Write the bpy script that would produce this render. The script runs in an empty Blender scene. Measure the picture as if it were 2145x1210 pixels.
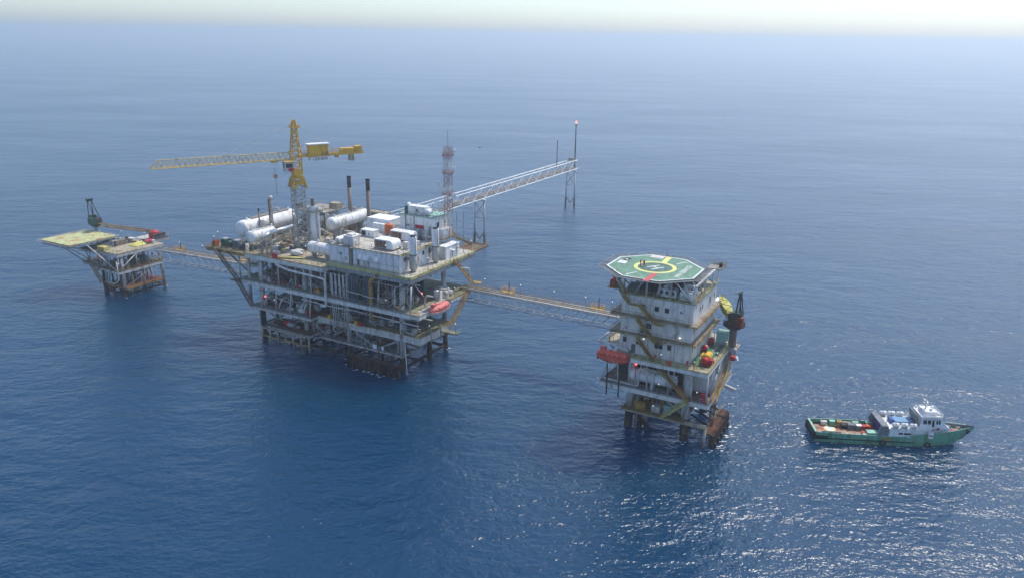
import bpy, bmesh, math, random
from mathutils import Vector, Matrix
R = math.radians
random.seed(7)
SC = bpy.context.scene
COL = SC.collection

# ---------------------------------------------------------------- camera
cam_d = bpy.data.cameras.new('camera'); cam = bpy.data.objects.new('camera', cam_d); COL.objects.link(cam)
cam_d.sensor_width = 36.0; cam_d.lens = 27.98; cam_d.clip_start = 0.5; cam_d.clip_end = 120000
cam.location = (0, 0, 80)
PITCH, ROLL = R(17.66), math.atan(35 / 2145)
cam.rotation_euler = (Matrix.Rotation(R(90) - PITCH, 3, 'X') @ Matrix.Rotation(ROLL, 3, 'Z')).to_euler()
SC.camera = cam

# ---------------------------------------------------------------- sky and sun
SUN_EL, SUN_AZ = R(60), R(47)          # azimuth measured from +Y towards +X
world = bpy.data.worlds.new('World'); SC.world = world; world.use_nodes = True
wn = world.node_tree.nodes; wl = world.node_tree.links
sky = wn.new('ShaderNodeTexSky'); sky.sky_type = 'NISHITA'; sky.sun_disc = False
sky.sun_elevation = SUN_EL; sky.sun_rotation = SUN_AZ
sky.air_density = 1.0; sky.dust_density = 1.1; sky.ozone_density = 4.0
wn['Background'].inputs[1].default_value = 0.15
hs = wn.new('ShaderNodeHueSaturation'); hs.inputs['Saturation'].default_value = 0.9      # hazy, milky tropical sky
tint = wn.new('ShaderNodeMix'); tint.data_type = 'RGBA'; tint.blend_type = 'MULTIPLY'; tint.inputs[0].default_value = 1.0; tint.inputs[7].default_value = (0.93, 0.98, 1.05, 1)
wl.new(sky.outputs[0], hs.inputs['Color']); wl.new(hs.outputs[0], tint.inputs[6]); wl.new(tint.outputs[2], wn['Background'].inputs[0])
sun_d = bpy.data.lights.new('sun', 'SUN'); sun = bpy.data.objects.new('sun', sun_d); COL.objects.link(sun)
sun_d.energy = 2.7; sun_d.angle = R(0.6); sun_d.color = (1.0, 0.94, 0.84)
sdir = Vector((math.sin(SUN_AZ) * math.cos(SUN_EL), math.cos(SUN_AZ) * math.cos(SUN_EL), math.sin(SUN_EL)))
sun.rotation_euler = sdir.to_track_quat('Z', 'Y').to_euler(); sun.location = sdir * 500
SC.view_settings.view_transform = 'Standard'; SC.view_settings.look = 'None'
SC.view_settings.gamma = 1.0; SC.view_settings.exposure = 0.5; SC.view_settings.use_curve_mapping = False
SC.cycles.max_bounces = 5; SC.cycles.diffuse_bounces = 2; SC.cycles.glossy_bounces = 3
SC.cycles.sample_clamp_direct = 2.0; SC.cycles.volume_bounces = 1; SC.cycles.transparent_max_bounces = 8
SC.cycles.use_denoising = True

# ---------------------------------------------------------------- materials
MATS = {}
def nodes_of(name):
    m = bpy.data.materials.new(name); m.use_nodes = True
    nt = m.node_tree; b = nt.nodes['Principled BSDF']
    return m, nt, b
def N(nt, typ, **kw):
    n = nt.nodes.new(typ)
    for k, v in kw.items(): setattr(n, k, v)
    return n
def mapping(nt, scale=(1, 1, 1), rot=(0, 0, 0)):
    g = N(nt, 'ShaderNodeNewGeometry'); mp = N(nt, 'ShaderNodeMapping')
    mp.inputs['Scale'].default_value = scale; mp.inputs['Rotation'].default_value = rot
    nt.links.new(g.outputs['Position'], mp.inputs['Vector']); return mp
def noise(nt, vec, scale, detail=4, rough=0.55):
    n = N(nt, 'ShaderNodeTexNoise'); n.inputs['Scale'].default_value = scale
    n.inputs['Detail'].default_value = detail; n.inputs['Roughness'].default_value = rough
    nt.links.new(vec.outputs[0], n.inputs['Vector']); return n
def ramp(nt, src, a, b, ca=(0, 0, 0, 1), cb=(1, 1, 1, 1)):
    r = N(nt, 'ShaderNodeValToRGB'); e = r.color_ramp.elements
    e[0].position = a; e[1].position = b; e[0].color = ca; e[1].color = cb
    nt.links.new(src, r.inputs[0]); return r
def mix(nt, fac, a, b):
    m = N(nt, 'ShaderNodeMix', data_type='RGBA')
    for s, v in ((0, fac), (6, a), (7, b)):
        if isinstance(v, (tuple, float, int)): m.inputs[s].default_value = v
        else: nt.links.new(v, m.inputs[s])
    return m.outputs[2]
def paint(name, col, rust=0.25, rough=0.5, dirt=0.25, rcol=(0.16, 0.06, 0.025, 1), metal=0.0, corr=None):
    """Weathered marine paint: streaky grime and rust blooms."""
    m, nt, b = nodes_of(name)
    c = tuple(col) + (1,)
    mp = mapping(nt, (1, 1, 0.22)); n1 = noise(nt, mp, 1.1, 5, 0.65)
    mp2 = mapping(nt); n2 = noise(nt, mp2, 0.42, 6, 0.7); n3 = noise(nt, mp2, 5.0, 3, 0.6)
    dark = tuple(v * 0.55 * w for v, w in zip(col, (1.0, 0.93, 0.82))) + (1,)
    o = mix(nt, ramp(nt, n1.outputs[0], 0.52 - 0.25 * dirt, 0.76 - 0.25 * dirt).outputs[0], c, dark)
    r1 = ramp(nt, n2.outputs[0], 0.63 - 0.3 * rust, 0.71 - 0.22 * rust)
    fm = N(nt, 'ShaderNodeMath', operation='MULTIPLY'); nt.links.new(r1.outputs[0], fm.inputs[0])
    r3 = ramp(nt, n3.outputs[0], 0.28, 0.52); nt.links.new(r3.outputs[0], fm.inputs[1])
    o = mix(nt, fm.outputs[0], o, rcol)
    nt.links.new(o, b.inputs['Base Color'])
    b.inputs['Roughness'].default_value = rough; b.inputs['Metallic'].default_value = metal
    b.inputs['Specular IOR Level'].default_value = 0.3
    if corr:                                   # vertical ribs of a corrugated wall along a horizontal direction
        ang, pitch, dist = corr
        w = N(nt, 'ShaderNodeTexWave', wave_type='BANDS', bands_direction='X', wave_profile='SIN')
        w.inputs['Scale'].default_value = 6.2832 / pitch / 20.0
        g = mapping(nt, (1, 1, 1), (0, 0, -ang)); nt.links.new(g.outputs[0], w.inputs['Vector'])
        bp = N(nt, 'ShaderNodeBump'); bp.inputs['Strength'].default_value = 1.0; bp.inputs['Distance'].default_value = dist
        nt.links.new(w.outputs[1], bp.inputs['Height']); nt.links.new(bp.outputs[0], b.inputs['Normal'])
    MATS[name] = m; return m
def plain(name, col, rough=0.5, metal=0.0, spec=0.4):
    m, nt, b = nodes_of(name)
    mp = mapping(nt); n = noise(nt, mp, 3.0, 3)
    d = tuple(v * 0.75 for v in col) + (1,)
    nt.links.new(mix(nt, n.outputs[0], tuple(col) + (1,), d), b.inputs['Base Color'])
    b.inputs['Roughness'].default_value = rough; b.inputs['Metallic'].default_value = metal; b.inputs['Specular IOR Level'].default_value = spec
    MATS[name] = m; return m
def emit(name, col, s):
    m, nt, b = nodes_of(name); b.inputs['Base Color'].default_value = tuple(col) + (1,)
    b.inputs['Emission Color'].default_value = tuple(col) + (1,); b.inputs['Emission Strength'].default_value = s
    MATS[name] = m; return m
XA = R(-28.5)          # all three platforms share this heading
paint('grey', (0.38, 0.39, 0.38), 0.28)
paint('lightgrey', (0.60, 0.57, 0.52), 0.26)
paint('palegrey', (0.70, 0.67, 0.62), 0.12, dirt=0.2)
paint('darkgrey', (0.13, 0.14, 0.15), 0.2)
paint('legdark', (0.035, 0.032, 0.03), 0.6, rough=0.8, rcol=(0.10, 0.05, 0.03, 1))
paint('white', (0.80, 0.80, 0.77), 0.10, dirt=0.2)
paint('cleanwhite', (0.80, 0.80, 0.78), 0.02, dirt=0.1)
paint('wallfront', (0.80, 0.755, 0.69), 0.12, dirt=0.2, corr=(XA, 0.55, 0.05))
paint('wallside', (0.80, 0.76, 0.70), 0.12, dirt=0.2, corr=(XA + R(90), 0.55, 0.05))
paint('bldwall', (0.76, 0.75, 0.74), 0.14, dirt=0.2)
paint('tank', (0.77, 0.77, 0.74), 0.14, dirt=0.18, rcol=(0.33, 0.19, 0.11, 1))
paint('steel', (0.70, 0.71, 0.72), 0.0, rough=0.3, dirt=0.1, metal=0.8)
paint('ochre', (0.42, 0.27, 0.06), 0.45, dirt=0.4)
paint('paleyellow', (0.55, 0.50, 0.17), 0.25, dirt=0.3)
paint('craneyellow', (0.72, 0.42, 0.03), 0.12, dirt=0.15)
paint('jibyellow', (0.70, 0.50, 0.18), 0.15, dirt=0.2)
paint('boomyellow', (0.50, 0.46, 0.05), 0.12)
paint('deckbrown', (0.17, 0.135, 0.09), 0.5, rough=0.8, dirt=0.5)
paint('deckgrey', (0.22, 0.22, 0.20), 0.35, rough=0.8, dirt=0.4)
paint('decktan', (0.40, 0.36, 0.26), 0.3, rough=0.8, dirt=0.35)
paint('decklight', (0.50, 0.48, 0.42), 0.22, rough=0.8, dirt=0.3)
paint('deckgreenish', (0.25, 0.26, 0.16), 0.35, rough=0.8, dirt=0.4)
paint('oldheli', (0.50, 0.52, 0.26), 0.42, rough=0.85, dirt=0.3, rcol=(0.34, 0.13, 0.05, 1))
paint('rust', (0.085, 0.042, 0.028), 0.3, rough=0.85, dirt=0.5)
paint('rustred', (0.28, 0.07, 0.04), 0.3, rough=0.8, dirt=0.4)
paint('red', (0.50, 0.025, 0.035), 0.05, dirt=0.15)
paint('lifeboat', (0.78, 0.13, 0.07), 0.0, rough=0.35, dirt=0.15)
paint('lifeboatpink', (0.70, 0.20, 0.16), 0.0, rough=0.4, dirt=0.15)
paint('orange', (0.62, 0.12, 0.03), 0.1)
paint('pipedark', (0.07, 0.08, 0.10), 0.1)
paint('stackbrown', (0.26, 0.21, 0.17), 0.35, dirt=0.4)
paint('sooty', (0.03, 0.022, 0.02), 0.3)
paint('heligreen', (0.15, 0.28, 0.195), 0.0, rough=0.75, dirt=0.35)
paint('helinner', (0.10, 0.19, 0.15), 0.0, rough=0.75, dirt=0.45)
paint('netgrey', (0.36, 0.36, 0.34), 0.2)
paint('hullgreen', (0.15, 0.38, 0.24), 0.18, rough=0.35, dirt=0.3, rcol=(0.12, 0.09, 0.05, 1))
paint('palegreen', (0.30, 0.52, 0.40), 0.08)
paint('deckgreen', (0.05, 0.20, 0.10), 0.1)
paint('teal', (0.33, 0.53, 0.50), 0.1)
paint('boatgrey', (0.20, 0.22, 0.23), 0.05)
paint('boatdeck', (0.44, 0.26, 0.18), 0.2, rough=0.8, dirt=0.4)
paint('darkgreen', (0.02, 0.09, 0.06), 0.1)
paint('cranegreen', (0.035, 0.05, 0.04), 0.25)
paint('mastred', (0.36, 0.20, 0.17), 0.1)
paint('grating', (0.30, 0.28, 0.24), 0.35, rough=0.8)
plain('black', (0.012, 0.012, 0.014), 0.6)
plain('rubber', (0.015, 0.015, 0.016), 0.8)
plain('glass', (0.015, 0.02, 0.03), 0.12, spec=0.8)
plain('linewhite', (0.75, 0.75, 0.72), 0.7); plain('lineyellow', (0.74, 0.72, 0.24), 0.7); plain('linered', (0.55, 0.10, 0.11), 0.7)
plain('blue', (0.03, 0.10, 0.32), 0.5); plain('bluepale', (0.16, 0.32, 0.50), 0.5); plain('purple', (0.06, 0.03, 0.22), 0.5)
plain('coverall', (0.42, 0.02, 0.03), 0.8); plain('coverallorange', (0.55, 0.10, 0.03), 0.8)
plain('skin', (0.22, 0.11, 0.07), 0.6); plain('helmet', (0.82, 0.82, 0.80), 0.4)
plain('tarpyellow', (0.68, 0.62, 0.18), 0.8)
plain('navy', (0.02, 0.025, 0.05), 0.5)
plain('hazard', (0.45, 0.10, 0.04), 0.6)
emit('lamp', (1.0, 0.97, 0.9), 1.1); emit('redlamp', (1.0, 0.12, 0.1), 2.0); emit('flame', (1.0, 0.25, 0.16), 2.0)

# ---------------------------------------------------------------- building blocks
class Frame:
    def __init__(s, ox, oy, ang): s.o = Vector((ox, oy, 0)); s.a = ang; s.m = Matrix.Translation(s.o) @ Matrix.Rotation(ang, 4, 'Z')
FA = Frame(36.0, 149.0, XA)        # accommodation platform: origin at the block's near corner
FM = Frame(-26.46, 182.40, XA)     # production platform: origin at the near corner leg
FL = Frame(-120.84, 236.78, XA)    # wellhead platform: origin at the near corner leg
FW = Frame(0, 0, 0)

def link(o, par=None):
    COL.objects.link(o)
    if par is not None:
        o.parent = par
        if par.parent is not None: o.matrix_parent_inverse = par.matrix_basis.inverted()
    return o
def thing(name, label, cat, fr, x=0, y=0, z=0, rz=0, group=None):
    o = bpy.data.objects.new(name, None); COL.objects.link(o)
    o.location = fr.m @ Vector((x, y, z)); o.rotation_euler = (0, 0, fr.a + R(rz)); o.empty_display_size = 0.5
    o['label'] = label; o['category'] = cat
    if group: o['group'] = group
    return o
def tag(o, label=None, cat=None, group=None, kind=None):
    for k, v in (('label', label), ('category', cat), ('group', group), ('kind', kind)):
        if v: o[k] = v
    return o
CACHE = {}
def mesh_of(name, v, f, mat, smooth=False):
    me = bpy.data.meshes.new(name); me.from_pydata(v, [], f)
    me.materials.append(MATS[mat])
    if smooth: me.polygons.foreach_set('use_smooth', [True] * len(me.polygons))
    me.validate(); me.update(); return me
def put(par, name, me, loc=(0, 0, 0), rot=None):
    o = bpy.data.objects.new(name, me); o.location = loc
    if rot is not None: o.rotation_euler = rot
    return link(o, par)
BF = [(0, 3, 2, 1), (4, 5, 6, 7), (0, 1, 5, 4), (1, 2, 6, 5), (2, 3, 7, 6), (3, 0, 4, 7)]
def boxv(x0, x1, y0, y1, z0, z1):
    return [(x0, y0, z0), (x1, y0, z0), (x1, y1, z0), (x0, y1, z0), (x0, y0, z1), (x1, y0, z1), (x1, y1, z1), (x0, y1, z1)]
def box(par, name, x0, x1, y0, y1, z0, z1, mat, rz=0):
    sx, sy, sz = round(x1 - x0, 3) / 2, round(y1 - y0, 3) / 2, round(z1 - z0, 3) / 2
    k = ('b', sx, sy, sz, mat)
    if k not in CACHE: CACHE[k] = mesh_of(name, boxv(-sx, sx, -sy, sy, -sz, sz), BF, mat)
    return put(par, name, CACHE[k], ((x0 + x1) / 2, (y0 + y1) / 2, (z0 + z1) / 2), (0, 0, R(rz)) if rz else None)
def cylmesh(r0, r1, l, n, mat, smooth=True):
    k = ('c', round(r0, 3), round(r1, 3), round(l, 2), n, mat)
    if k not in CACHE:
        v = []
        for r, z in ((r0, 0), (r1, round(l, 2))):
            v += [(r * math.cos(2 * math.pi * i / n), r * math.sin(2 * math.pi * i / n), z) for i in range(n)]
        f = [(i, (i + 1) % n, n + (i + 1) % n, n + i) for i in range(n)]
        me = mesh_of('cyl', v, f + [tuple(range(n))[::-1], tuple(range(n, 2 * n))], mat, False)
        if smooth and n > 6:
            for i in range(n): me.polygons[i].use_smooth = True
        CACHE[k] = me
    return CACHE[k]
def rod(par, name, p, q, r, mat, n=8, r1=None):
    p, q = Vector(p), Vector(q); d = q - p
    return put(par, name, cylmesh(r, r if r1 is None else r1, d.length, n, mat), p, d.to_track_quat('Z', 'Y').to_euler())
def obeam(p, q, w, h):
    """verts of a rectangular bar from p to q (w wide, h deep)."""
    p, q = Vector(p), Vector(q); d = (q - p).normalized()
    s = d.cross(Vector((0, 0, 1)))
    s = Vector((1, 0, 0)) if s.length < 1e-4 else s.normalized()
    u = s.cross(d)
    o = []
    for c in (p, q):
        for a, b in ((-1, -1), (1, -1), (1, 1), (-1, 1)): o.append(tuple(c + s * (a * w / 2) + u * (b * h / 2)))
    return o
def beam(par, name, p, q, w, h, mat):
    c = (Vector(p) + Vector(q)) / 2
    v = obeam(Vector(p) - c, Vector(q) - c, w, h)
    return put(par, name, mesh_of(name, v, BF, mat), c)
class MB:
    """collects pieces of ONE part."""
    def __init__(s): s.v = []; s.f = []
    def add(s, v, f):
        n = len(s.v); s.v += [tuple(a) for a in v]; s.f += [tuple(i + n for i in g) for g in f]; return s
    def box(s, *a): return s.add(boxv(*a), BF)
    def bar(s, p, q, w, h=None): return s.add(obeam(p, q, w, h or w), BF)
    def tube(s, pts, r, n=6):
        pts = [Vector(p) for p in pts]; N0 = len(pts); v = []; f = []; prev = None
        for i, p in enumerate(pts):
            t = (pts[min(i + 1, N0 - 1)] - pts[max(i - 1, 0)]).normalized()
            if prev is None:
                a = t.cross(Vector((0, 0, 1)))
                if a.length < 1e-3: a = t.cross(Vector((1, 0, 0)))
                prev = a.normalized()
            else:
                prev = (prev - t * prev.dot(t))
                prev = prev.normalized() if prev.length > 1e-4 else t.orthogonal().normalized()
            b = t.cross(prev)
            sc = 1.0
            if 0 < i < N0 - 1:
                c = (pts[i] - pts[i - 1]).normalized().dot((pts[i + 1] - pts[i]).normalized()); sc = 1 / max(0.6, math.sqrt((1 + max(-0.9, c)) / 2))
            for k in range(n):
                an = 2 * math.pi * k / n
                v.append(p + (prev * math.cos(an) + b * math.sin(an)) * r * (sc if abs(math.cos(an)) > 0.5 else 1))
        for i in range(N0 - 1):
            for k in range(n): f.append((i * n + k, i * n + (k + 1) % n, (i + 1) * n + (k + 1) % n, (i + 1) * n + k))
        f.append(tuple(range(n))[::-1]); f.append(tuple(range((N0 - 1) * n, N0 * n)))
        return s.add(v, f)
    def lathe(s, prof, n=16, org=(0, 0, 0), axis='Z'):
        v = []; f = []; m = len(prof)
        for r, z in prof:
            for k in range(n):
                a = 2 * math.pi * k / n; x, y = r * math.cos(a), r * math.sin(a)
                p = (x, y, z) if axis == 'Z' else ((x, z, y) if axis == 'Y' else (z, x, y))
                v.append((p[0] + org[0], p[1] + org[1], p[2] + org[2]))
        for i in range(m - 1):
            for k in range(n):
                q = (i * n + k, i * n + (k + 1) % n, (i + 1) * n + (k + 1) % n, (i + 1) * n + k)
                f.append(q if axis != 'Y' else q[::-1])
        f.append(tuple(range(n))[::-1]); f.append(tuple(range((m - 1) * n, m * n)))
        return s.add(v, f)
    def build(s, par, name, mat, smooth=False, loc=(0, 0, 0), rot=None):
        return put(par, name, mesh_of(name, s.v, s.f, mat, smooth), loc, rot)
def pipe(par, name, pts, r, mat, n=7, bend=True):
    if bend and len(pts) > 2:                 # rounded elbows
        P = [Vector(p) for p in pts]; out = [P[0]]
        for i in range(1, len(P) - 1):
            a, b, c = P[i - 1], P[i], P[i + 1]; d = min(2.6 * r, (a - b).length * .4, (c - b).length * .4)
            e0 = b + (a - b).normalized() * d; e1 = b + (c - b).normalized() * d
            for t in (0, .33, .67, 1): out.append(e0 * (1 - t) ** 2 + b * 2 * t * (1 - t) + e1 * t * t)
        out.append(P[-1]); pts = out
    return MB().tube(pts, r, n).build(par, name, mat, True)
def railing(par, pts, mat='ochre', h=1.05, step=1.8, w=0.055, name='railing'):
    m = MB()
    for a, b in zip(pts[:-1], pts[1:]):
        a, b = Vector(a), Vector(b); L = (b - a).length; n = max(1, round(L / step))
        for i in range(n + 1):
            p = a + (b - a) * (i / n); m.bar(p, p + Vector((0, 0, h)), w)
        for zz in (h, h * 0.55, 0.12): m.bar(a + Vector((0, 0, zz)), b + Vector((0, 0, zz)), w, w if zz > .2 else .16)
    return m.build(par, name, mat)
def stair(par, p, q, w=0.9, mat='ochre', across=(0, 1, 0)):
    """straight flight from p (top) to q (bottom): two stringers, treads and handrails in one part each."""
    p, q = Vector(p), Vector(q); s = Vector(across).normalized() * w / 2
    fl = MB()
    for k in (-1, 1): fl.bar(p + s * k, q + s * k, 0.12, 0.32)
    n = max(3, int(abs(p.z - q.z) / 0.24))
    for i in range(n):
        c = p + (q - p) * ((i + .5) / n); fl.bar(c - s, c + s, 0.28, 0.05)
    o = fl.build(par, 'stair_flight', mat)
    hr = MB(); up = Vector((0, 0, 1.0))
    for k in (-1, 1):
        hr.bar(p + s * k + up, q + s * k + up, 0.06); hr.bar(p + s * k + up * .5, q + s * k + up * .5, 0.05)
        for i in range(4):
            c = p + (q - p) * (i / 3) + s * k; hr.bar(c, c + up, 0.05)
    hr.build(o, 'handrail', mat); return o
def lamp(par, x, y, z, h=2.6, mat='lamp', pole='darkgrey'):
    o = rod(par, 'lamp_pole', (x, y, z), (x, y, z + h), 0.05, pole, 6)
    MB().lathe([(0.04, -0.1), (0.085, -0.04), (0.09, 0.04), (0.03, 0.09)], 8).build(o, 'lamp', mat, True, (x, y, z + h + 0.1))
    return o
def vessel(par, name, c, r, L, axis, mat, n=24):
    """horizontal or vertical pressure vessel with dished ends, centre c, overall length L."""
    h = L / 2; d = r * 0.5; pr = [(0.02, -h)]
    for i in range(1, 6): a = i / 5 * math.pi / 2; pr.append((r * math.sin(a), -h + d * (1 - math.cos(a))))
    pr += [(r, -h / 3), (r, h / 3)]
    for i in range(5, 0, -1): a = i / 5 * math.pi / 2; pr.append((r * math.sin(a), h - d * (1 - math.cos(a))))
    pr.append((0.02, h))
    return MB().lathe(pr, n, (0, 0, 0), axis).build(par, name, mat, True, c)
def truss_bar(m, p, q, r): m.bar(p, q, r * 2)

# ---------------------------------------------------------------- sea
def make_sea():
    m, nt, b = nodes_of('sea_water')
    b.inputs['Base Color'].default_value = (0.0001, 0.032, 0.078, 1)
    b.inputs['IOR'].default_value = 1.333; b.inputs['Roughness'].default_value = 0.13
    b.inputs['Specular IOR Level'].default_value = 0.85
    b.subsurface_method = 'BURLEY'; b.inputs['Subsurface Weight'].default_value = 1.0     # light spreads for metres through clear water
    b.inputs['Subsurface Radius'].default_value = (3.0, 9.0, 14.0); b.inputs['Subsurface Scale'].default_value = 2.8
    hs = []
    # swell, wind waves, chop and ripples: noise stretched along the crests
    for (sc, amp, sx, sy, rot, det) in ((1 / 34, 1.9, 0.55, 1.25, 0.10, 2), (1 / 11.0, 1.2, 0.6, 1.3, -0.2, 3), (1 / 4.2, 0.8, 0.75, 1.2, 0.25, 3), (1 / 1.5, 0.42, 0.85, 1.1, -0.15, 3), (1 / 0.6, 0.18, 0.9, 1.1, 0.3, 2)):
        mp = mapping(nt, (sx, sy, 1), (0, 0, rot)); n = noise(nt, mp, sc, det, 0.55)
        mu = N(nt, 'ShaderNodeMath', operation='MULTIPLY'); mu.inputs[1].default_value = amp
        nt.links.new(n.outputs[0], mu.inputs[0]); hs.append(mu.outputs[0])
    acc = hs[0]
    for h in hs[1:]:
        ad = N(nt, 'ShaderNodeMath', operation='ADD'); nt.links.new(acc, ad.inputs[0]); nt.links.new(h, ad.inputs[1]); acc = ad.outputs[0]
    # wind patches: rougher and calmer stretches of water
    mp = mapping(nt, (0.5, 1.2, 1), (0, 0, 0.25)); gust = noise(nt, mp, 1 / 110, 5, 0.62)
    gr = ramp(nt, gust.outputs[0], 0.36, 0.64, (0.55, 0.55, 0.55, 1), (1, 1, 1, 1))
    rr = N(nt, 'ShaderNodeMapRange'); nt.links.new(gust.outputs[0], rr.inputs[0]); rr.inputs[1].default_value = 0.35; rr.inputs[2].default_value = 0.65; rr.inputs[3].default_value = 0.15; rr.inputs[4].default_value = 0.22; nt.links.new(rr.outputs[0], b.inputs['Roughness'])
    mu = N(nt, 'ShaderNodeMath', operation='MULTIPLY'); nt.links.new(acc, mu.inputs[0]); mu.inputs[1].default_value = 1.0
    bp = N(nt, 'ShaderNodeBump'); bp.inputs['Distance'].default_value = 1.0
    nt.links.new(gr.outputs[0], bp.inputs['Strength']); nt.links.new(mu.outputs[0], bp.inputs['Height'])
    nt.links.new(bp.outputs[0], b.inputs['Normal'])
    MATS['sea_water'] = m
    S = 40000
    o = put(None, 'sea', mesh_of('sea', [(-S, -S, 0), (S, -S, 0), (S, S, 0), (-S, S, 0)], [(0, 1, 2, 3)], 'sea_water'))
    tag(o, 'deep blue open sea with small wind waves and glints', None, None, 'structure')
make_sea()
def make_haze():
    S = 42000
    m = bpy.data.materials.new('haze_air'); m.use_nodes = True; nt = m.node_tree
    for n in list(nt.nodes): nt.nodes.remove(n)
    out = N(nt, 'ShaderNodeOutputMaterial'); v = N(nt, 'ShaderNodeVolumePrincipled')
    v.inputs['Color'].default_value = (0.975, 0.99, 0.985, 1); v.inputs['Density'].default_value = 0.00046; v.inputs['Anisotropy'].default_value = 0.76
    nt.links.new(v.outputs[0], out.inputs['Volume']); MATS['haze_air'] = m
    o = put(None, 'haze', mesh_of('haze', boxv(-S, S, -S, S, -1.5, 97), BF, 'haze_air'))
    tag(o, 'thin pale haze in the air over the sea', None, None, 'stuff')
make_haze()

# ================================================================ shared structure builders
def deck(par, x0, x1, y0, y1, z, mat, gm='lightgrey', d=0.9, step=6.0, sides='fblr'):
    """deck plate with edge girders and cross beams below it."""
    p = box(par, 'deck_plate', x0, x1, y0, y1, z - 0.14, z, mat)
    t = z - 0.14
    if 'f' in sides: box(p, 'girder', x0, x1, y0, y0 + 0.35, t - d, t, gm)
    if 'b' in sides: box(p, 'girder', x0, x1, y1 - 0.35, y1, t - d, t, gm)
    if 'l' in sides: box(p, 'girder', x0, x0 + 0.35, y0 + 0.35, y1 - 0.35, t - d, t, gm)
    if 'r' in sides: box(p, 'girder', x1 - 0.35, x1, y0 + 0.35, y1 - 0.35, t - d, t, gm)
    n = int((x1 - x0) / step)
    for i in range(1, n + 1):
        x = x0 + (x1 - x0) * i / (n + 1); box(p, 'deck_beam', x - 0.12, x + 0.12, y0 + 0.35, y1 - 0.35, t - d * 0.8, t, 'grey')
    return p
def leg(par, p, q, r, split, mat='lightgrey', low='legdark'):
    """tubular leg from deck (q) to below the waterline (p); dark splash zone up to height split."""
    p, q = Vector(p), Vector(q); t = (split - p.z) / (q.z - p.z); s = p + (q - p) * t
    o = rod(par, 'leg', s, q, r, mat, 14)
    rod(o, 'splash_zone', p, s, r * 1.04, low, 14)
    rod(o, 'collar', s + (q - s).normalized() * 0.15, s + (q - s).normalized() * 0.45, r * 1.12, 'rust', 14)
    return o
def xbrace(par, a, b, c, d, r, mat, name='brace'):
    rod(par, name, a, b, r, mat); rod(par, name, c, d, r, mat)
def truss_bridge(root, L, w, h, zt, nb, mat='lightgrey', rt=0.16, rd=0.09):
    """box truss along +X of the root: top chords at zt, bottom chords at zt-h."""
    for y in (-w / 2, w / 2):
        rod(root, 'top_chord', (0, y, zt), (L, y, zt), rt, mat); rod(root, 'bottom_chord', (0, y, zt - h), (L, y, zt - h), rt, mat)
        for i in range(nb):
            a, b = L * i / nb, L * (i + 1) / nb
            if i < nb / 2: rod(root, 'diagonal', (a, y, zt), (b, y, zt - h), rd, mat, 6)
            else: rod(root, 'diagonal', (a, y, zt - h), (b, y, zt), rd, mat, 6)
    for i in range(nb + 1):
        a = L * i / nb
        rod(root, 'cross_member', (a, -w / 2, zt - h), (a, w / 2, zt - h), rd, mat, 6)
def boxes(par, lst):
    for a in lst: box(par, *a)

# ================================================================ wellhead platform (far left)
wp = thing('wellhead_platform', 'small rusty wellhead platform with a square weathered landing deck', 'platform', FL)
for x, y in ((0, 0), (0, 13.5), (-8.5, 0), (-8.5, 13.5)):
    sx, sy = (0.5 if x == 0 else -0.5), (0.5 if y else -0.5)
    leg(wp, (x + sx, y + sy, -5), (x - sx * 0.4, y, 13.5), 0.5, 2.6)
box(wp, 'access_pile', -6.6, -6.0, -2.9, -2.3, -4, 8.3, 'legdark')
deck(wp, -9.8, 1.0, -2.2, 14.2, 8.7, 'deckbrown', 'lightgrey', 0.8)
deck(wp, -19.2, -9.82, -0.5, 5.0, 8.7, 'deckbrown', 'grey', 0.6)
deck(wp, -8.0, 0.9, -2.0, 15.0, 14.1, 'decktan', 'lightgrey', 0.8)
deck(wp, -13.5, -4.6, 15.02, 21.5, 14.1, 'decklight', 'lightgrey', 0.6)
deck(wp, -16.5, -8.02, -3.0, 15.0, 14.1, 'deckgrey', 'grey', 0.6)
deck(wp, -9.4, 1.6, -0.6, 12.8, 3.1, 'rustred', 'ochre', 0.35)
for x in (-8, -4, 0.6):
    for y in (-1.7, 4.6, 9.3, 13.8): rod(wp, 'column', (x, y, 8.7), (x, y, 13.2), 0.16, 'lightgrey')
for p, q in (((0.7, -1.8, 8.9), (0.7, 4.6, 13.1)), ((0.7, 13.8, 8.9), (0.7, 9.3, 13.1)), ((-7.8, -1.9, 8.9), (-4, -1.9, 13.1)), ((0.8, -2.0, 8.3), (-9, -5, 16.6)), ((-9.6, -0.4, 8.6), (-16.5, -8.5, 16.8)), ((-18.9, 0, 8.7), (-18.9, -8.6, 16.8)), ((-18.9, 4.8, 8.7), (-22.5, 4.8, 16.8)), ((-19, 2, 8.7), (-24, 1.5, 16.8)), ((-8.5, 0.6, 3), (0, 12.8, 8)), ((0.1, 0.3, 3.2), (0.1, 12.9, 8)), ((-8.2, 13.4, 3.2), (0, 13.4, 8))):
    rod(wp, 'brace', p, q, 0.17, 'lightgrey')
for i in range(8): rod(wp, 'conductor', (-5.8 + (i % 2) * 2.6, 3.0 + (i // 2) * 2.6, -4), (-5.8 + (i % 2) * 2.6, 3.0 + (i // 2) * 2.6, 9.5), 0.28, 'grey' if i % 3 else 'stackbrown', 10)
for i in range(5): rod(wp, 'riser', (0.4, 5.6 + i * 1.35, 3.1), (0.4, 5.6 + i * 1.35, 8.0), 0.14, 'palegrey')
hd = box(wp, 'weathered_deck', -24.6, -9.7, -9.8, 5.9, 16.95, 17.2, 'oldheli')
hd['label'] = 'square faded yellow-green landing deck stained with rust'
for x in (-24.2, -20.5, -17, -13.4, -10.1): box(hd, 'deck_beam', x - 0.15, x + 0.15, -9.6, 5.7, 16.35, 16.93, 'grey')
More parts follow.
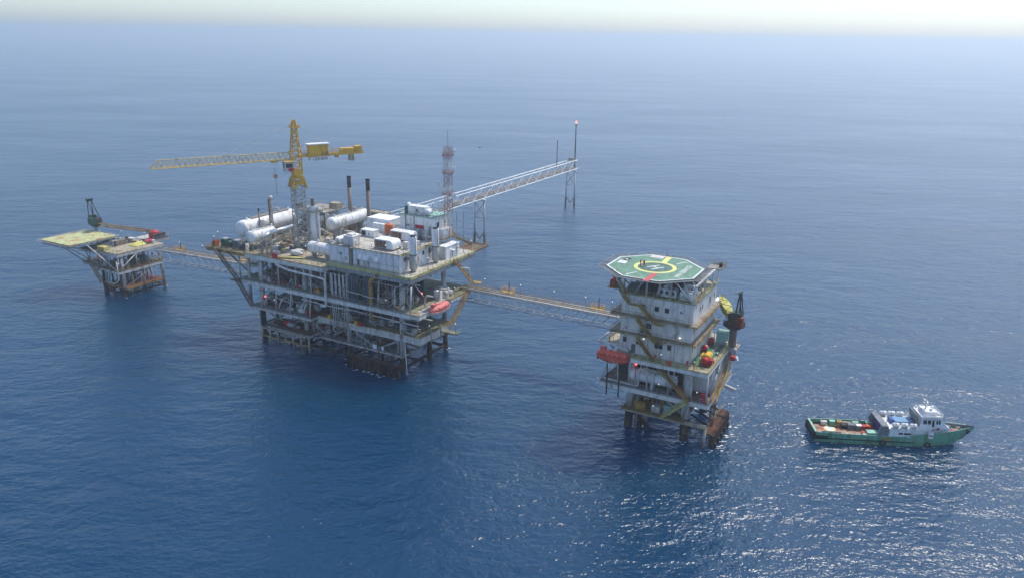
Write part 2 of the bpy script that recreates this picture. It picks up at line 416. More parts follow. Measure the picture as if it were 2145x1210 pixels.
for y in (-9.4, -2, 5.5): box(hd, 'girder', -24.4, -9.9, y - 0.15, y + 0.15, 15.8, 16.34, 'grey')
nm = MB()
for a, b in (((-24.6, -9.8), (-9.7, -9.8)), ((-9.7, -9.8), (-9.7, 5.9)), ((-9.7, 5.9), (-24.6, 5.9)), ((-24.6, 5.9), (-24.6, -9.8))):
    a, b = Vector((*a, 17.1)), Vector((*b, 17.1)); o = (a - Vector((-17.15, -1.95, 17.1)) + b - Vector((-17.15, -1.95, 17.1))).normalized() * 1.2
    nm.bar(a + o, b + o, 0.08)
    for i in range(9): c = a + (b - a) * (i / 8); nm.bar(c, c + o, 0.07)
nm.build(wp, 'safety_net', 'lightgrey')
for x, y in ((-23, -8), (-23, 4.5), (-17, -8), (-11, 4.5), (-11, -8)):
    rod(wp, 'column', (max(x, -18.5) if y > 0 else x * 0.55 - 6, y * 0.4, 8.7 if y > 0 else 14.0), (x, y, 16.0), 0.16, 'lightgrey')
railing(wp, [(1.0, 14.2, 8.7), (1.0, -2.2, 8.7), (-9.8, -2.2, 8.7)], 'ochre'); railing(wp, [(-9.8, -0.5, 8.7), (-19.2, -0.5, 8.7), (-19.2, 5, 8.7)], 'ochre')
railing(wp, [(0.9, 6.5, 14.1), (0.9, -2.0, 14.1), (-8.0, -2.0, 14.1)], 'ochre'); railing(wp, [(-4.6, 15.2, 14.1), (-4.6, 21.5, 14.1), (-13.5, 21.5, 14.1)], 'grey')
railing(wp, [(1.6, 12.8, 3.1), (1.6, -0.6, 3.1), (-9.4, -0.6, 3.1)], 'ochre')
stair(wp, (-14, -1.2, 8.7), (-9.6, -1.2, 3.2), 0.9, 'ochre'); pipe(wp, 'pipe', [(0.7, -2.4, 12), (0.7, -2.4, 6), (-1.6, -2.4, 4.6), (-6, -2.4, 4.6)], 0.2, 'palegrey')
for i in range(7): pipe(wp, 'flowline', [(-7 + i * 0.9, 2 + i * 1.2, 9.5), (-7 + i * 0.9, 2 + i * 1.2, 11 + (i % 3) * 0.7), (0.2, 2 + i * 1.2, 11 + (i % 3) * 0.7), (0.2, 2 + i * 1.2, 9)], 0.12, ('lightgrey', 'pipedark', 'stackbrown')[i % 3])
for i in range(6): box(wp, 'valve_skid', -7.5 + (i % 3) * 2.4, -6 + (i % 3) * 2.4, 1 + (i // 3) * 6, 3.4 + (i // 3) * 6, 8.72, 10.4 + (i % 2) * 0.8, ('darkgrey', 'stackbrown', 'pipedark')[i % 3])
for i in range(4): box(wp, 'valve_skid', -15.5 + i * 2.0, -14.2 + i * 2.0, 4.5, 7 + i % 2, 14.12, 15.2 + (i % 2) * 0.5, ('darkgrey', 'grey', 'white', 'stackbrown')[i])
box(wp, 'equipment_cabinet', -9.5, -6.0, -1.4, 0.6, 14.12, 15.3, 'paleyellow'); box(wp, 'equipment_cabinet', -12.5, -10.4, 2, 4, 14.12, 15.4, 'grey')
for x, y, z in ((0.8, 7.2, 14.1), (-8, 14.8, 14.1), (-15.8, 12, 14.1), (0.9, -1.9, 8.7)): lamp(wp, x, y, z, 2.4)

for i in range(14):
    x = -8 + (i % 5) * 2.1; y = 1 + (i // 5) * 4.5; rod(wp, 'jacket_brace', (x, y, 8), (x + (2.2 if i % 2 else -2.2), y + .4, 1.0), .16, ('stackbrown', 'legdark', 'grey')[i % 3], 8)
for i in range(6): rod(wp, 'caisson', (-7.5 + i * 1.5, 1.2 + (i % 2) * 1.6, -4), (-7.5 + i * 1.5, 1.2 + (i % 2) * 1.6, 8.2), .3, ('legdark', 'stackbrown')[i % 2], 10)
for y in (.2, 13.3): rod(wp, 'jacket_brace', (-8.8, y, .8), (.4, y, .8), .35, 'legdark', 10); rod(wp, 'jacket_brace', (-8.6, y, 2.8), (.2, y, -4), .3, 'legdark', 10)
for x in (-8.8, .4): rod(wp, 'jacket_brace', (x, .2, .8), (x, 13.3, .8), .35, 'legdark', 10)
for i in range(10): rod(wp, 'deck_post', (-7.6 + (i % 5) * 2.0, 1.4 + (i // 5) * 9, 8.7), (-7.6 + (i % 5) * 2.0, 1.4 + (i // 5) * 9, 13.2), .1, 'lightgrey', 6)
for i in range(12): box(wp, 'deck_fitting', -15.4 + i * 1.25, -14.7 + i * 1.25, 8.2 + (i % 4) * 1.4, 9.0 + (i % 4) * 1.4, 14.12, 14.6 + (i % 3) * .4, ('stackbrown', 'lightgrey', 'darkgrey', 'rustred', 'palegrey')[i % 5])
# pedestal crane of the wellhead platform
pc = thing('pedestal_crane', 'dark green pedestal crane with lowered ochre boom behind the weathered square deck', 'crane', FL, -21, 6.9, 0)
rod(pc, 'pedestal', (0, 0, 8.7), (0, 0, 18.6), 0.8, 'grey', 14, 0.7)
rod(pc, 'pedestal_strut', (0, 0, 10), (3, -2.5, 8.8), 0.25, 'grey')
MB().lathe([(1.2, 18.6), (1.5, 18.8), (1.5, 19.2), (1.1, 19.3)], 14).build(pc, 'slew_ring', 'cranegreen', True)
box(pc, 'machinery_house', -2.0, 1.6, -1.3, 1.3, 19.3, 21.3, 'cranegreen'); box(pc, 'operator_cab', 0.2, 1.9, -2.6, -1.32, 19.6, 21.8, 'darkgreen'); box(pc, 'winch', -1.9, -0.4, -1.0, 1.0, 21.32, 22.2, 'cranegreen')
for s in (-0.9, 0.9):
    rod(pc, 'gantry_leg', (1.2, s, 21.3), (-1.5, s * 0.7, 27.0), 0.14, 'cranegreen'); rod(pc, 'gantry_leg', (-1.8, s, 21.3), (-1.7, s * 0.7, 27.0), 0.14, 'cranegreen')
box(pc, 'gantry_head', -2.2, -1.0, -0.9, 0.9, 26.7, 27.5, 'cranegreen')
bm = MB(); B0, B1 = Vector((1.6, 0, 19.3)), Vector((17, 7.5, 17.6)); dv = B1 - B0; sd = dv.cross(Vector((0, 0, 1))).normalized()
for a, b in ((-.5, -.5), (.5, -.5), (-.5, .5), (.5, .5)): bm.bar(B0 + sd * a + Vector((0, 0, b)), B1 + sd * a * .6 + Vector((0, 0, b * .6)), 0.16)
for i in range(14):
    p, q = B0 + dv * (i / 14), B0 + dv * ((i + 1) / 14); s = 1 if i % 2 else -1
    for k in (-.5, .5): bm.bar(p + sd * k + Vector((0, 0, .5 * s)), q + sd * k - Vector((0, 0, .5 * s)), 0.1); bm.bar(p + sd * .5 * s + Vector((0, 0, k)), q - sd * .5 * s + Vector((0, 0, k)), 0.1)
bm.build(pc, 'boom', 'ochre'); MB().bar((-1.6, 0, 27), B0 + dv * .9 + Vector((0, 0, .6)), 0.05).build(pc, 'pendant_line', 'darkgrey')

def simple(name, label, cat, fr, x, y, z, parts, rz=0, group=None):
    t = thing(name, label, cat, fr, x, y, z, rz, group)
    boxes(t, parts); return t
rt = thing('storage_tank', 'bright red round tank on the deck of the small wellhead platform', 'tank', FL, -7.2, 17.6, 14.1)
MB().lathe([(1.55, 0.25), (1.6, 0.3), (1.6, 2.2), (1.45, 2.5), (0.3, 2.75)], 18).build(rt, 'shell', 'red', True)
MB().lathe([(1.7, 0), (1.7, 0.25)], 18).build(rt, 'base_ring', 'darkgrey'); rod(rt, 'nozzle', (0.4, 0, 2.6), (0.4, 0, 3.0), 0.18, 'red'); railing(rt, [(-1.1, -1.1, 2.5), (1.1, -1.1, 2.5)], 'red', 0.8, 1.0)
rk = thing('cylinder_rack', 'rack of dark gas cylinders beside the red round tank', 'rack', FL, -5.6, 17.7, 14.1)
box(rk, 'base_frame', -0.5, 0.7, -1.9, 3.2, 0.02, 0.25, 'rust')
for i in range(8): MB().lathe([(0.26, 0.26), (0.27, 1.6), (0.1, 1.9), (0.08, 2.1)], 8).build(rk, 'gas_cylinder', 'stackbrown', True, (0.1, -1.55 + i * 0.6, 0))
box(rk, 'top_rail', -0.5, 0.7, -1.9, 3.2, 1.62, 1.72, 'rust')
rb = thing('deck_box', 'low bright red box in front of the red round tank', 'box', FL, -3.4, 12.9, 14.1)
box(rb, 'body', -0.9, 0.9, -1.2, 1.2, 0.02, 0.75, 'red'); box(rb, 'lid', -1, 1, -1.3, 1.3, 0.76, 0.95, 'red')
yt = thing('tarpaulin_cover', 'pale yellow tarpaulin over gear on the small wellhead platform', 'tarpaulin', FL, -4.2, 9.2, 14.1)
yv = []; yf = []
for i in range(8):
    for j in range(6): yv.append((-2 + i * 4 / 7, -2.2 + j * 4.4 / 5, (0.15 if i in (0, 7) or j in (0, 5) else 0.75 + 0.25 * math.sin(i * 2.1 + j * 1.3))))
for i in range(7):
    for j in range(5): yf.append((i * 6 + j, (i + 1) * 6 + j, (i + 1) * 6 + j + 1, i * 6 + j + 1))
n0 = len(yv); yv += [(-2, -2.2, 0.02), (2, -2.2, 0.02), (2, 2.2, 0.02), (-2, 2.2, 0.02)]; yf.append((n0 + 3, n0 + 2, n0 + 1, n0))
put(yt, 'cloth', mesh_of('cloth', yv, yf, 'tarpyellow', True)); MB().bar((-2.1, 0, 0.9), (2.1, 0, 0.9), 0.05).build(yt, 'tie_rope', 'darkgrey')
wb = thing('white_locker', 'small white locker on the small wellhead platform near the crane boom', 'locker', FL, -10.2, 11.5, 14.1)
box(wb, 'body', -1.0, 1.0, -0.6, 0.6, 0.02, 0.9, 'cleanwhite'); box(wb, 'lid', -1.05, 1.05, -0.65, 0.65, 0.91, 1.0, 'cleanwhite')

# ================================================================ foot bridges
def yellow_refuge(root, x, y, z):
    p = box(root, 'refuge_platform', x - 1.6, x + 1.6, y, y + 1.6, z - 0.12, z, 'craneyellow')
    railing(p, [(x - 1.6, y + 0.05, z), (x - 1.6, y + 1.55, z), (x + 1.6, y + 1.55, z), (x + 1.6, y + 0.05, z)], 'craneyellow', 1.1, 0.8, 0.07)
    rod(p, 'davit_post', (x + 0.2, y + 1.0, z), (x + 0.2, y + 1.0, z + 2.7), 0.12, 'black', 6)
def footbridge(root, L, zt, h, nb, lamps, refuges, w=2.6):
    truss_bridge(root, L, w, h, zt, nb, 'lightgrey', 0.13, 0.06)
    dk = box(root, 'walkway', 0, L, -w / 2 + 0.1, w / 2 - 0.1, zt + 0.2, zt + 0.3, 'decktan')
    for y, r, m in ((-w / 2 - 0.25, 0.16, 'palegrey'), (-w / 2 + 0.25, 0.13, 'lightgrey'), (-w / 2 + 0.75, 0.18, 'stackbrown'), (w / 2 - 0.2, 0.15, 'palegrey')):
        rod(root, 'pipeline', (0, y, zt + 0.3 + r), (L, y, zt + 0.3 + r), r, m)
    railing(root, [(0, w / 2, zt + 0.3), (L, w / 2, zt + 0.3)], 'ochre', 1.1, 2.2, 0.06); railing(root, [(0, -w / 2 + 1.0, zt + 0.3), (L, -w / 2 + 1.0, zt + 0.3)], 'ochre', 1.1, 2.2, 0.05)
    for i in range(nb): box(root, 'pipe_support', L * i / nb + 0.05, L * i / nb + 0.2, -w / 2 - 0.4, w / 2, zt + 0.17, zt + 0.3, 'grey')
    for x in lamps: lamp(root, x, w / 2 + 0.05, zt + 0.3, 2.6)
    for x in refuges: yellow_refuge(root, x, w / 2, zt + 0.3)
fb2 = thing('footbridge', 'steel truss footbridge between the production platform and the helideck platform', 'bridge', FM, 3.6, 21.6, 0)
footbridge(fb2, 44.5, 16.6, 3.0, 17, (6, 16.5, 26, 34.5, 41.5), (12.5, 37.5))
# its far end rests on the accommodation platform
fb1 = thing('footbridge', 'weathered truss footbridge between the small wellhead platform and the production platform', 'bridge', FM, -98.5, 9.4, 0)
fb1.rotation_euler[1] = -0.03
footbridge(fb1, 44.0, 15.0, 3.3, 15, (7.5, 17.5, 27.5, 36), (6.3, 34.5))

# ================================================================ flare bridge
fl = thing('flare_bridge', 'long white truss flare bridge running far out behind the production platform', 'bridge', FM, -51.2, 34.0, 0, 90)
FLH, FLZ, FLL = 4.2, 22.0, 178.0
nb = 40
for y in (-1.7, 1.7):
    rod(fl, 'top_chord', (0, y, FLZ), (FLL, y, FLZ), 0.24, 'cleanwhite'); rod(fl, 'bottom_chord', (0, y, FLZ - FLH), (FLL, y, FLZ - FLH), 0.24, 'cleanwhite')
    for i in range(nb):
        a, b = FLL * i / nb, FLL * (i + 1) / nb
        p, q = ((a, y, FLZ), (b, y, FLZ - FLH)) if i % 2 else ((a, y, FLZ - FLH), (b, y, FLZ))
        rod(fl, 'diagonal', p, q, 0.14, 'cleanwhite', 6)
        if i % 2 == 0: rod(fl, 'vertical', (a, y, FLZ - FLH), (a, y, FLZ), 0.11, 'cleanwhite', 6)
for i in range(0, nb + 1, 2): rod(fl, 'cross_member', (FLL * i / nb, -1.7, FLZ), (FLL * i / nb, 1.7, FLZ), 0.1, 'cleanwhite', 6); rod(fl, 'cross_member', (FLL * i / nb, -1.7, FLZ - FLH), (FLL * i / nb, 1.7, FLZ - FLH), 0.1, 'cleanwhite', 6)
box(fl, 'walkway', 0, FLL, -1.0, 0.9, FLZ - FLH + 0.22, FLZ - FLH + 0.34, 'grating')
for y, r in ((1.2, 0.28), (0.5, 0.2)): rod(fl, 'flare_line', (0, y, FLZ - FLH + 0.9), (FLL, y, FLZ - FLH + 0.9), r, 'stackbrown')
railing(fl, [(0, -1.1, FLZ - FLH + 0.34), (FLL, -1.1, FLZ - FLH + 0.34)], 'grating', 1.1, 3, 0.06)
st = rod(fl, 'flare_stack', (FLL - 1.2, -0.8, FLZ - FLH), (FLL - 1.2, -0.8, 38.5), 0.32, 'sooty', 12, 0.24)
MB().lathe([(0.3, 0), (0.42, 0.3), (0.42, 1.0), (0.3, 1.1)], 12).build(st, 'flare_tip', 'sooty', False, (FLL - 1.2, -0.8, 38.5))
fv = []; ff = []
MB().lathe([(0.18, 0), (0.42, 0.35), (0.36, 0.8), (0.12, 1.35), (0.02, 1.6)], 10).build(st, 'flame', 'flame', True, (FLL - 1.1, -0.8, 39.6))
rod(fl, 'vent_pipe', (FLL - 17, 1.4, FLZ - FLH), (FLL - 17, 1.4, 32.5), 0.2, 'sooty', 8)
box(fl, 'vent_cap', FLL - 17.3, FLL - 16.7, 1.1, 1.7, 32.5, 32.9, 'sooty')
box(fl, 'end_platform', FLL, FLL + 2.2, -2.4, 2.4, FLZ - FLH - 0.1, FLZ - FLH + 0.2, 'grey'); box(fl, 'end_screen', FLL - 4.6, FLL - 2.6, -1.4, 1.5, FLZ + 0.25, FLZ + 1.3, 'grating')
def support_tower(name, label, y, hgt, wx=4.6):
    t = thing(name, label, 'support tower', FM, -51.2, y, 0, 0, 'flare bridge supports')
    for s in (-1, 1):
        l = rod(t, 'leg', (s * wx / 2, 0, 3.4), (s * wx / 2 * 0.92, 0, hgt), 0.36, 'palegrey', 12); rod(l, 'splash_zone', (s * (wx / 2 + 0.1), 0, -6), (s * wx / 2, 0, 3.4), 0.46, 'legdark', 12)
    a = wx / 2 * 0.95
    rod(t, 'brace', (-a, 0, hgt - 0.6), (a, 0, hgt - 6.5), 0.17, 'lightgrey'); rod(t, 'brace', (a, 0, hgt - 0.6), (-a, 0, hgt - 6.5), 0.17, 'lightgrey'); rod(t, 'cross_member', (-a, 0, hgt - 6.9), (a, 0, hgt - 6.9), 0.17, 'lightgrey')
    rod(t, 'brace', (-a, 0, 4.4), (0, 0, 1.0), 0.17, 'legdark'); rod(t, 'brace', (a, 0, 4.4), (0, 0, 1.0), 0.17, 'legdark'); box(t, 'cap_beam', -wx / 2 - 0.6, wx / 2 + 0.6, -0.6, 0.6, hgt, hgt + 0.55, 'palegrey')
support_tower('support_tower', 'two-legged tower under the middle of the flare bridge', 121.4, 17.0)
support_tower('support_tower', 'two-legged tower under the far end of the flare bridge', 208.5, 17.0)

# ================================================================ production platform (centre)
mp = thing('production_platform', 'large multi-deck grey production platform standing in the sea at centre', 'platform', FM)
LX = (0, -16.6, -31.0, -46.5)
for x in LX:
    for y in (0, 18): leg(mp, (x, y - (0.8 if y == 0 else -0.8), -6), (x, y, 22.9), 0.66, 3.8)
for y in (0, 18):
    for a, b in zip(LX[:-1], LX[1:]):
        rod(mp, 'brace', (a, y, 4.2), (b, y, 4.2), 0.3, 'grey'); rod(mp, 'brace', (a, y, 8.6), ((a + b) / 2, y, 4.3), 0.25, 'grey'); rod(mp, 'brace', (b, y, 8.6), ((a + b) / 2, y, 4.3), 0.25, 'grey')
        rod(mp, 'brace', (a, y, 3.8), (b, y, -5.5), 0.35, 'legdark')
for x in LX: rod(mp, 'brace', (x, 0, 4.2), (x, 18, 4.2), 0.3, 'grey'); rod(mp, 'brace', (x, 0, 4.0), (x, 18, -5), 0.35, 'legdark')
# decks
deck(mp, -47.6, -26.6, -3.5, 20, 10.0, 'deckbrown', 'lightgrey', 0.6)
deck(mp, -26.58, -16.9, -1.0, 20, 10.2, 'deckbrown', 'lightgrey', 1.5)
deck(mp, -16.88, 5.8, -0.95, 13.2, 10.2, 'deckgreenish', 'lightgrey', 1.7)
deck(mp, -52.5, 4.2, -2.6, 24, 16.4, 'deckgreenish', 'palegrey', 1.0)
deck(mp, 4.22, 6.8, -2.6, 0.6, 16.4, 'decktan', 'palegrey', 0.8, sides='fr')
deck(mp, 4.22, 6.2, 12.0, 24, 16.4, 'deckgreenish', 'palegrey', 0.6, sides='fbr')
deck(mp, -49.5, -22.4, -2.6, 36, 23.9, 'decktan', 'palegrey', 1.1)
deck(mp, -63.2, -49.52, -3.4, 3.0, 23.9, 'deckgreenish', 'ochre', 0.7)
deck(mp, -59.5, -49.52, 3.02, 33, 23.9, 'deckgrey', 'grey', 0.7)
deck(mp, -22.38, 3.7, -1.5, 28, 25.0, 'decklight', 'lightgrey', 0.45)
deck(mp, -22.0, 3.3, -0.9, 27.5, 24.2, 'deckgrey', 'grey', 0.9)
box(mp, 'edge_band', -22.38, 3.7, -1.56, -1.503, 24.55, 24.98, 'paleyellow'); box(mp, 'edge_band', 3.703, 3.76, -1.5, 28, 24.55, 24.98, 'paleyellow')
deck(mp, -26.0, 0.6, -1.4, 1.2, 4.7, 'rust', 'lightgrey', 0.3, 4)
deck(mp, -43, -27.0, -3.6, 3.0, 5.3, 'deckbrown', 'lightgrey', 0.35, 4)
box(mp, 'hinged_gangway', 6.0, 10.6, 7.4, 9.4, 9.2, 9.4, 'deckgreenish'); railing(mp, [(6.0, 7.4, 9.4), (10.6, 7.4, 9.4), (10.6, 9.4, 9.4)], 'grey')
# dark sheets added behind the bays to deepen their shade; enclosures between decks
boxes(mp, [('shade_backing', -45, -24, 11.0, 11.3, 10.02, 15.2, 'darkgrey'), ('shade_backing', -22, -3, 12.2, 12.5, 10.22, 15.2, 'darkgrey'), ('shade_backing', -47, -25, 9.5, 9.8, 16.42, 22.6, 'darkgrey'), ('shade_backing', -24, -1.5, 11, 11.3, 16.42, 23.2, 'pipedark'),
           ('switch_room', -14.6, -3.5, 6.0, 10.8, 16.42, 21.2, 'pipedark'), ('switch_room', -44, -36, 3.6, 9.3, 16.42, 21.4, 'stackbrown'), ('switch_room', -33, -26, 4.4, 9.3, 16.42, 20.6, 'deckbrown'), ('switch_room', -14, -8, 4, 11, 10.22, 14.4, 'darkgrey'), ('switch_room', -44, -34, 5, 10.8, 10.02, 14.0, 'stackbrown')])
for x in (-52, -44, -38, -27, -22, -12, -6, 3.6):
    rod(mp, 'column', (x, -2.3 if x < -13 else -1.9, 16.4), (x, -2.3 if x < -13 else -1.2, 22.8), 0.2, 'lightgrey')
for x in (-44, -39, -34, -27.2): rod(mp, 'column', (x, -3.2, 10), (x, -2.4, 15.2), 0.18, 'lightgrey')
for x in (-58.5, -50): rod(mp, 'column', (x, 12, 16.4 if x > -52 else 16.4), (x, 12, 22.9), 0.35, 'grey')
rod(mp, 'column', (-50.2, -1.0, 10), (-49.9, -1.0, 26.0), 0.45, 'lightgrey'); rod(mp, 'brace', (-52, 12, 16), (-59, 20, 23), 0.3, 'grey'); rod(mp, 'brace', (-52.3, 2, 16.4), (-60, 0, 23), 0.25, 'grey')
rng = random.Random(11)
def clutter(zone, n, z, names=('pump_skid', 'valve_skid', 'junction_cabinet'), hmax=2.4, mats=('grey', 'darkgrey', 'stackbrown', 'lightgrey', 'deckbrown', 'pipedark', 'palegrey')):
    for i in range(n):
        x = rng.uniform(zone[0], zone[1]); y = rng.uniform(zone[2], zone[3]); w, d, h = rng.uniform(.6, 2.2), rng.uniform(.6, 2.0), rng.uniform(.7, hmax)
        k = rng.random(); m = rng.choice(mats)
        if k < 0.45: box(mp, rng.choice(names), x, x + w, y, y + d, z + 0.02, z + h, m)
        elif k < 0.7: vessel(mp, 'scrubber', (x, y, z + 0.3 + h / 2), 0.35 + w * 0.18, h, 'Z', m, 12)
        else: vessel(mp, 'separator', (x, y, z + 0.9), 0.4 + d * 0.15, 1.5 + w, 'X', m, 12)
clutter((-46, -28, -2.0, 3.0), 30, 10.0); clutter((-25, 4, 0.5, 4), 26, 10.2); clutter((-48, -25, -1.2, 3), 32, 16.4); clutter((-24, 2, 0.5, 6), 26, 16.4)
clutter((-44, -27, 2, 9), 10, 10.0); clutter((-52, -45, 5, 22), 10, 16.4); clutter((0, 3.5, 9, 20), 7, 16.4, mats=('palegrey', 'lightgrey', 'white', 'grey'))
for i in range(16):      # red fire gear, yellow pumps
    x = rng.uniform(-46, 4); z = rng.choice((10.1, 16.4)); box(mp, 'fire_hose_box', x, x + .8, -1.6, -1.0, z + .05, z + 1.1, rng.choice(('red', 'rustred', 'craneyellow')) if i % 3 else 'red')
# pipework along the front
pipe(mp, 'hanging_pipe', [(-38, -3.0, 22.6), (-33.9, -3.0, 21.7), (-21.6, -3.0, 21.2), (-21.6, -3.0, 14.0), (-23.4, -3.0, 13.9)], 0.3, 'palegrey')
for i in range(6): box(mp, 'pipe_hanger', -37 + i * 2.8, -36.85 + i * 2.8, -3.05, -2.95, 21.7, 23.4, 'lightgrey')
for i in range(8):
    x = -20.6 + i * 0.62
    pipe(mp, 'riser', [(x, -1.8 - (i % 2) * 0.3, 22.8), (x, -1.8 - (i % 2) * .3, 17.2 - (i % 3) * 0.2), (x, -1.3, 16.9)], 0.1, 'palegrey'); rod(mp, 'riser', (x - 0.3, -1.35, 15.1), (x - 0.3, -1.35, 7.6 + (i % 3) * .6), 0.1, 'palegrey')
for x0, n, r, m in ((-14.6, 4, 0.42, 'pipedark'), (-9.9, 2, 0.4, 'pipedark'), (-8.1, 1, 0.5, 'ochre')):
    for i in range(n): pipe(mp, 'process_duct', [(x0 + i * 0.85, 5.5, 23.0), (x0 + i * .85, -1.9, 23.0), (x0 + i * .85, -1.9, 12.9), (x0 + i * .85, 0.5, 12.4)], r, m, 10)
for x0, z in ((-15.2, 19.2), (-10.6, 18.9)): pipe(mp, 'support_frame', [(x0, -1.7, z), (x0, -2.6, z), (x0 + 4.2 * (1 if x0 < -12 else .8), -2.6, z - .2), (x0 + 4.2 * (1 if x0 < -12 else .8), -1.7, z - .2)], 0.09, 'palegrey')
pipe(mp, 'hanging_pipe', [(-12.5, -2.2, 14.2), (6.0, -1.8, 13.6)], 0.14, 'palegrey'); pipe(mp, 'hanging_pipe', [(-30, -2.9, 14.6), (-21, -2.9, 14.3), (-12, -2.5, 14.4)], 0.12, 'palegrey')
for i in range(26):
    x = rng.uniform(-47, 3); a = rng.random(); z0, z1 = (16.4, 22.8) if i % 2 else (10.1, 15.4); y = rng.uniform(-1.6, 2.5)
    pipe(mp, 'process_pipe', [(x, y + 3, z1 - 0.6 - a), (x, y, z1 - .6 - a), (x, y, z0 + 1.0), (x + rng.uniform(-3, 3), y, z0 + .8)], rng.choice((0.1, 0.14, 0.2)), rng.choice(('lightgrey', 'palegrey', 'grey', 'stackbrown')))
for i in range(10):
    x = -46 + i * 5; z = (22.0, 14.6)[i % 2]; pipe(mp, 'process_pipe', [(x, 1.0 + i % 3, z), (x + 9, 1.0 + i % 3, z)], 0.16, 'lightgrey')
for x in (-43.4, -38.2, -30.9, -29.8): pipe(mp, 'bent_pipe', [(x, 1.0, 12.6), (x - .2, -1.2, 12.8), (x - .7, -2.2, 10.2)], 0.22, 'palegrey')
# cable trays, small-bore lines and bracing that fill the bays
for z, y0 in ((15.0, -1.9), (22.3, -1.7), (8.1, -.4)):
    for k in range(3): box(mp, 'cable_tray', -46 + k * 3, 3 - k * 2, y0 + k * .9, y0 + k * .9 + .35, z - k * .25, z - k * .25 + .1, ('grey', 'stackbrown', 'darkgrey')[k])
for i in range(150):
    z0, z1 = ((16.5, 22.6), (10.2, 15.2), (16.5, 22.6), (4.8, 8.8))[i % 4]; x = rng.uniform(-47 if z0 > 5 else -30, 4); y = rng.uniform(-2.2, 1.2) if z0 > 5 else rng.uniform(-1, 3); t = rng.random()
    mt = rng.choice(('lightgrey', 'palegrey', 'grey', 'stackbrown', 'darkgrey', 'rust', 'decktan')); r_ = rng.choice((.05, .07, .1, .13))
    if t < .45: pipe(mp, 'small_bore_pipe', [(x, y, z1), (x, y, z0 + rng.uniform(.5, 2.5)), (x + rng.uniform(-2, 2), y, z0 + rng.uniform(.3, 1.5))], r_, mt, 6)
    elif t < .75: pipe(mp, 'small_bore_pipe', [(x, y, z0 + rng.uniform(1, 4)), (min(x + rng.uniform(3, 9), 5), y, z0 + rng.uniform(1, 4))], r_, mt, 6)
    else: rod(mp, 'knee_brace', (x, y, z1), (x + rng.choice((-2.4, 2.4)), y, z1 - 2.2), .09, mt, 6)
for i in range(9): rod(mp, 'conductor', (-30 + (i % 3) * 2.4, 5 + (i // 3) * 3.4, -4), (-30 + (i % 3) * 2.4, 5 + (i // 3) * 3.4, 9), .32, ('stackbrown', 'legdark', 'grey')[i % 3], 10)
for i in range(8): x = -44 + i * 5.6; rod(mp, 'jacket_brace', (x, 1.5, 8.6), (x + 4.2, 1.5, 3.2), .16, ('lightgrey', 'stackbrown')[i % 2]); rod(mp, 'jacket_brace', (x + 2, 9, 8.6), (x - 2, 9, 1.2), .2, 'stackbrown')
for i in range(10): x = -40 + i * 4.3; rod(mp, 'hanging_hose', (x, -.6, 8.4), (x + .2, -.8, 4.9 if i % 2 else 6.4), .07, ('palegrey', 'darkgrey', 'rustred')[i % 3], 6)
clutter((-42, -28, -2.6, 1.5), 9, 5.3, hmax=1.4, mats=('red', 'stackbrown', 'darkgrey', 'rust', 'grey')); clutter((-24, -2, -.9, .4), 7, 4.7, hmax=1.2, mats=('stackbrown', 'darkgrey', 'rust', 'orange', 'grey'))
for y in (0, 18):
    rod(mp, 'waterline_brace', (-47, y, .9), (.4, y, .9), .4, 'legdark', 10)
for x in LX: rod(mp, 'waterline_brace', (x, 0, .9), (x, 18, .9), .4, 'legdark', 10)
for i in range(12): x = -45 + i * 4; rod(mp, 'caisson', (x, 3 + (i % 3) * 4.5, -4), (x, 3 + (i % 3) * 4.5, 9), .36, ('legdark', 'stackbrown', 'rust')[i % 3], 10)
boxes(mp, [('sump_deck', -15.5, -1.5, .6, 6.0, 3.4, 3.6, 'rust'), ('sump_tank', -12, -7, 1.2, 4.5, 3.62, 6.0, 'deckbrown'), ('sump_tank', -6, -3, 1.0, 3.6, 3.62, 5.4, 'darkgrey'), ('sump_tank', -25, -20, 2, 6, 4.72, 7.4, 'deckbrown')])
# railings
for pts, m in (([(-52.5, -2.6, 16.4), (6.8, -2.6, 16.4), (6.8, 0.6, 16.4)], 'grey'), ([(-47.6, -3.5, 10), (-26.6, -3.5, 10)], 'grey'), ([(-26.6, -1, 10.2), (5.8, -0.95, 10.2), (5.8, 13.2, 10.2)], 'ochre'),
               ([(-49.5, -2.6, 23.9), (-22.4, -2.6, 23.9)], 'ochre'), ([(-49.5, -3.4, 23.9), (-63.2, -3.4, 23.9), (-63.2, 3, 23.9), (-59.5, 3, 23.9), (-59.5, 33, 23.9)], 'ochre'), ([(-22.3, -1.5, 25), (3.7, -1.5, 25), (3.7, 28, 25)], 'paleyellow'),
               ([(6.2, 12, 16.4), (6.2, 19.5, 16.4)], 'ochre'), ([(-26, -1.4, 4.7), (0.6, -1.4, 4.7)], 'grey'), ([(-49.5, 36, 23.9), (-22.4, 36, 23.9)], 'grey')): railing(mp, pts, m)
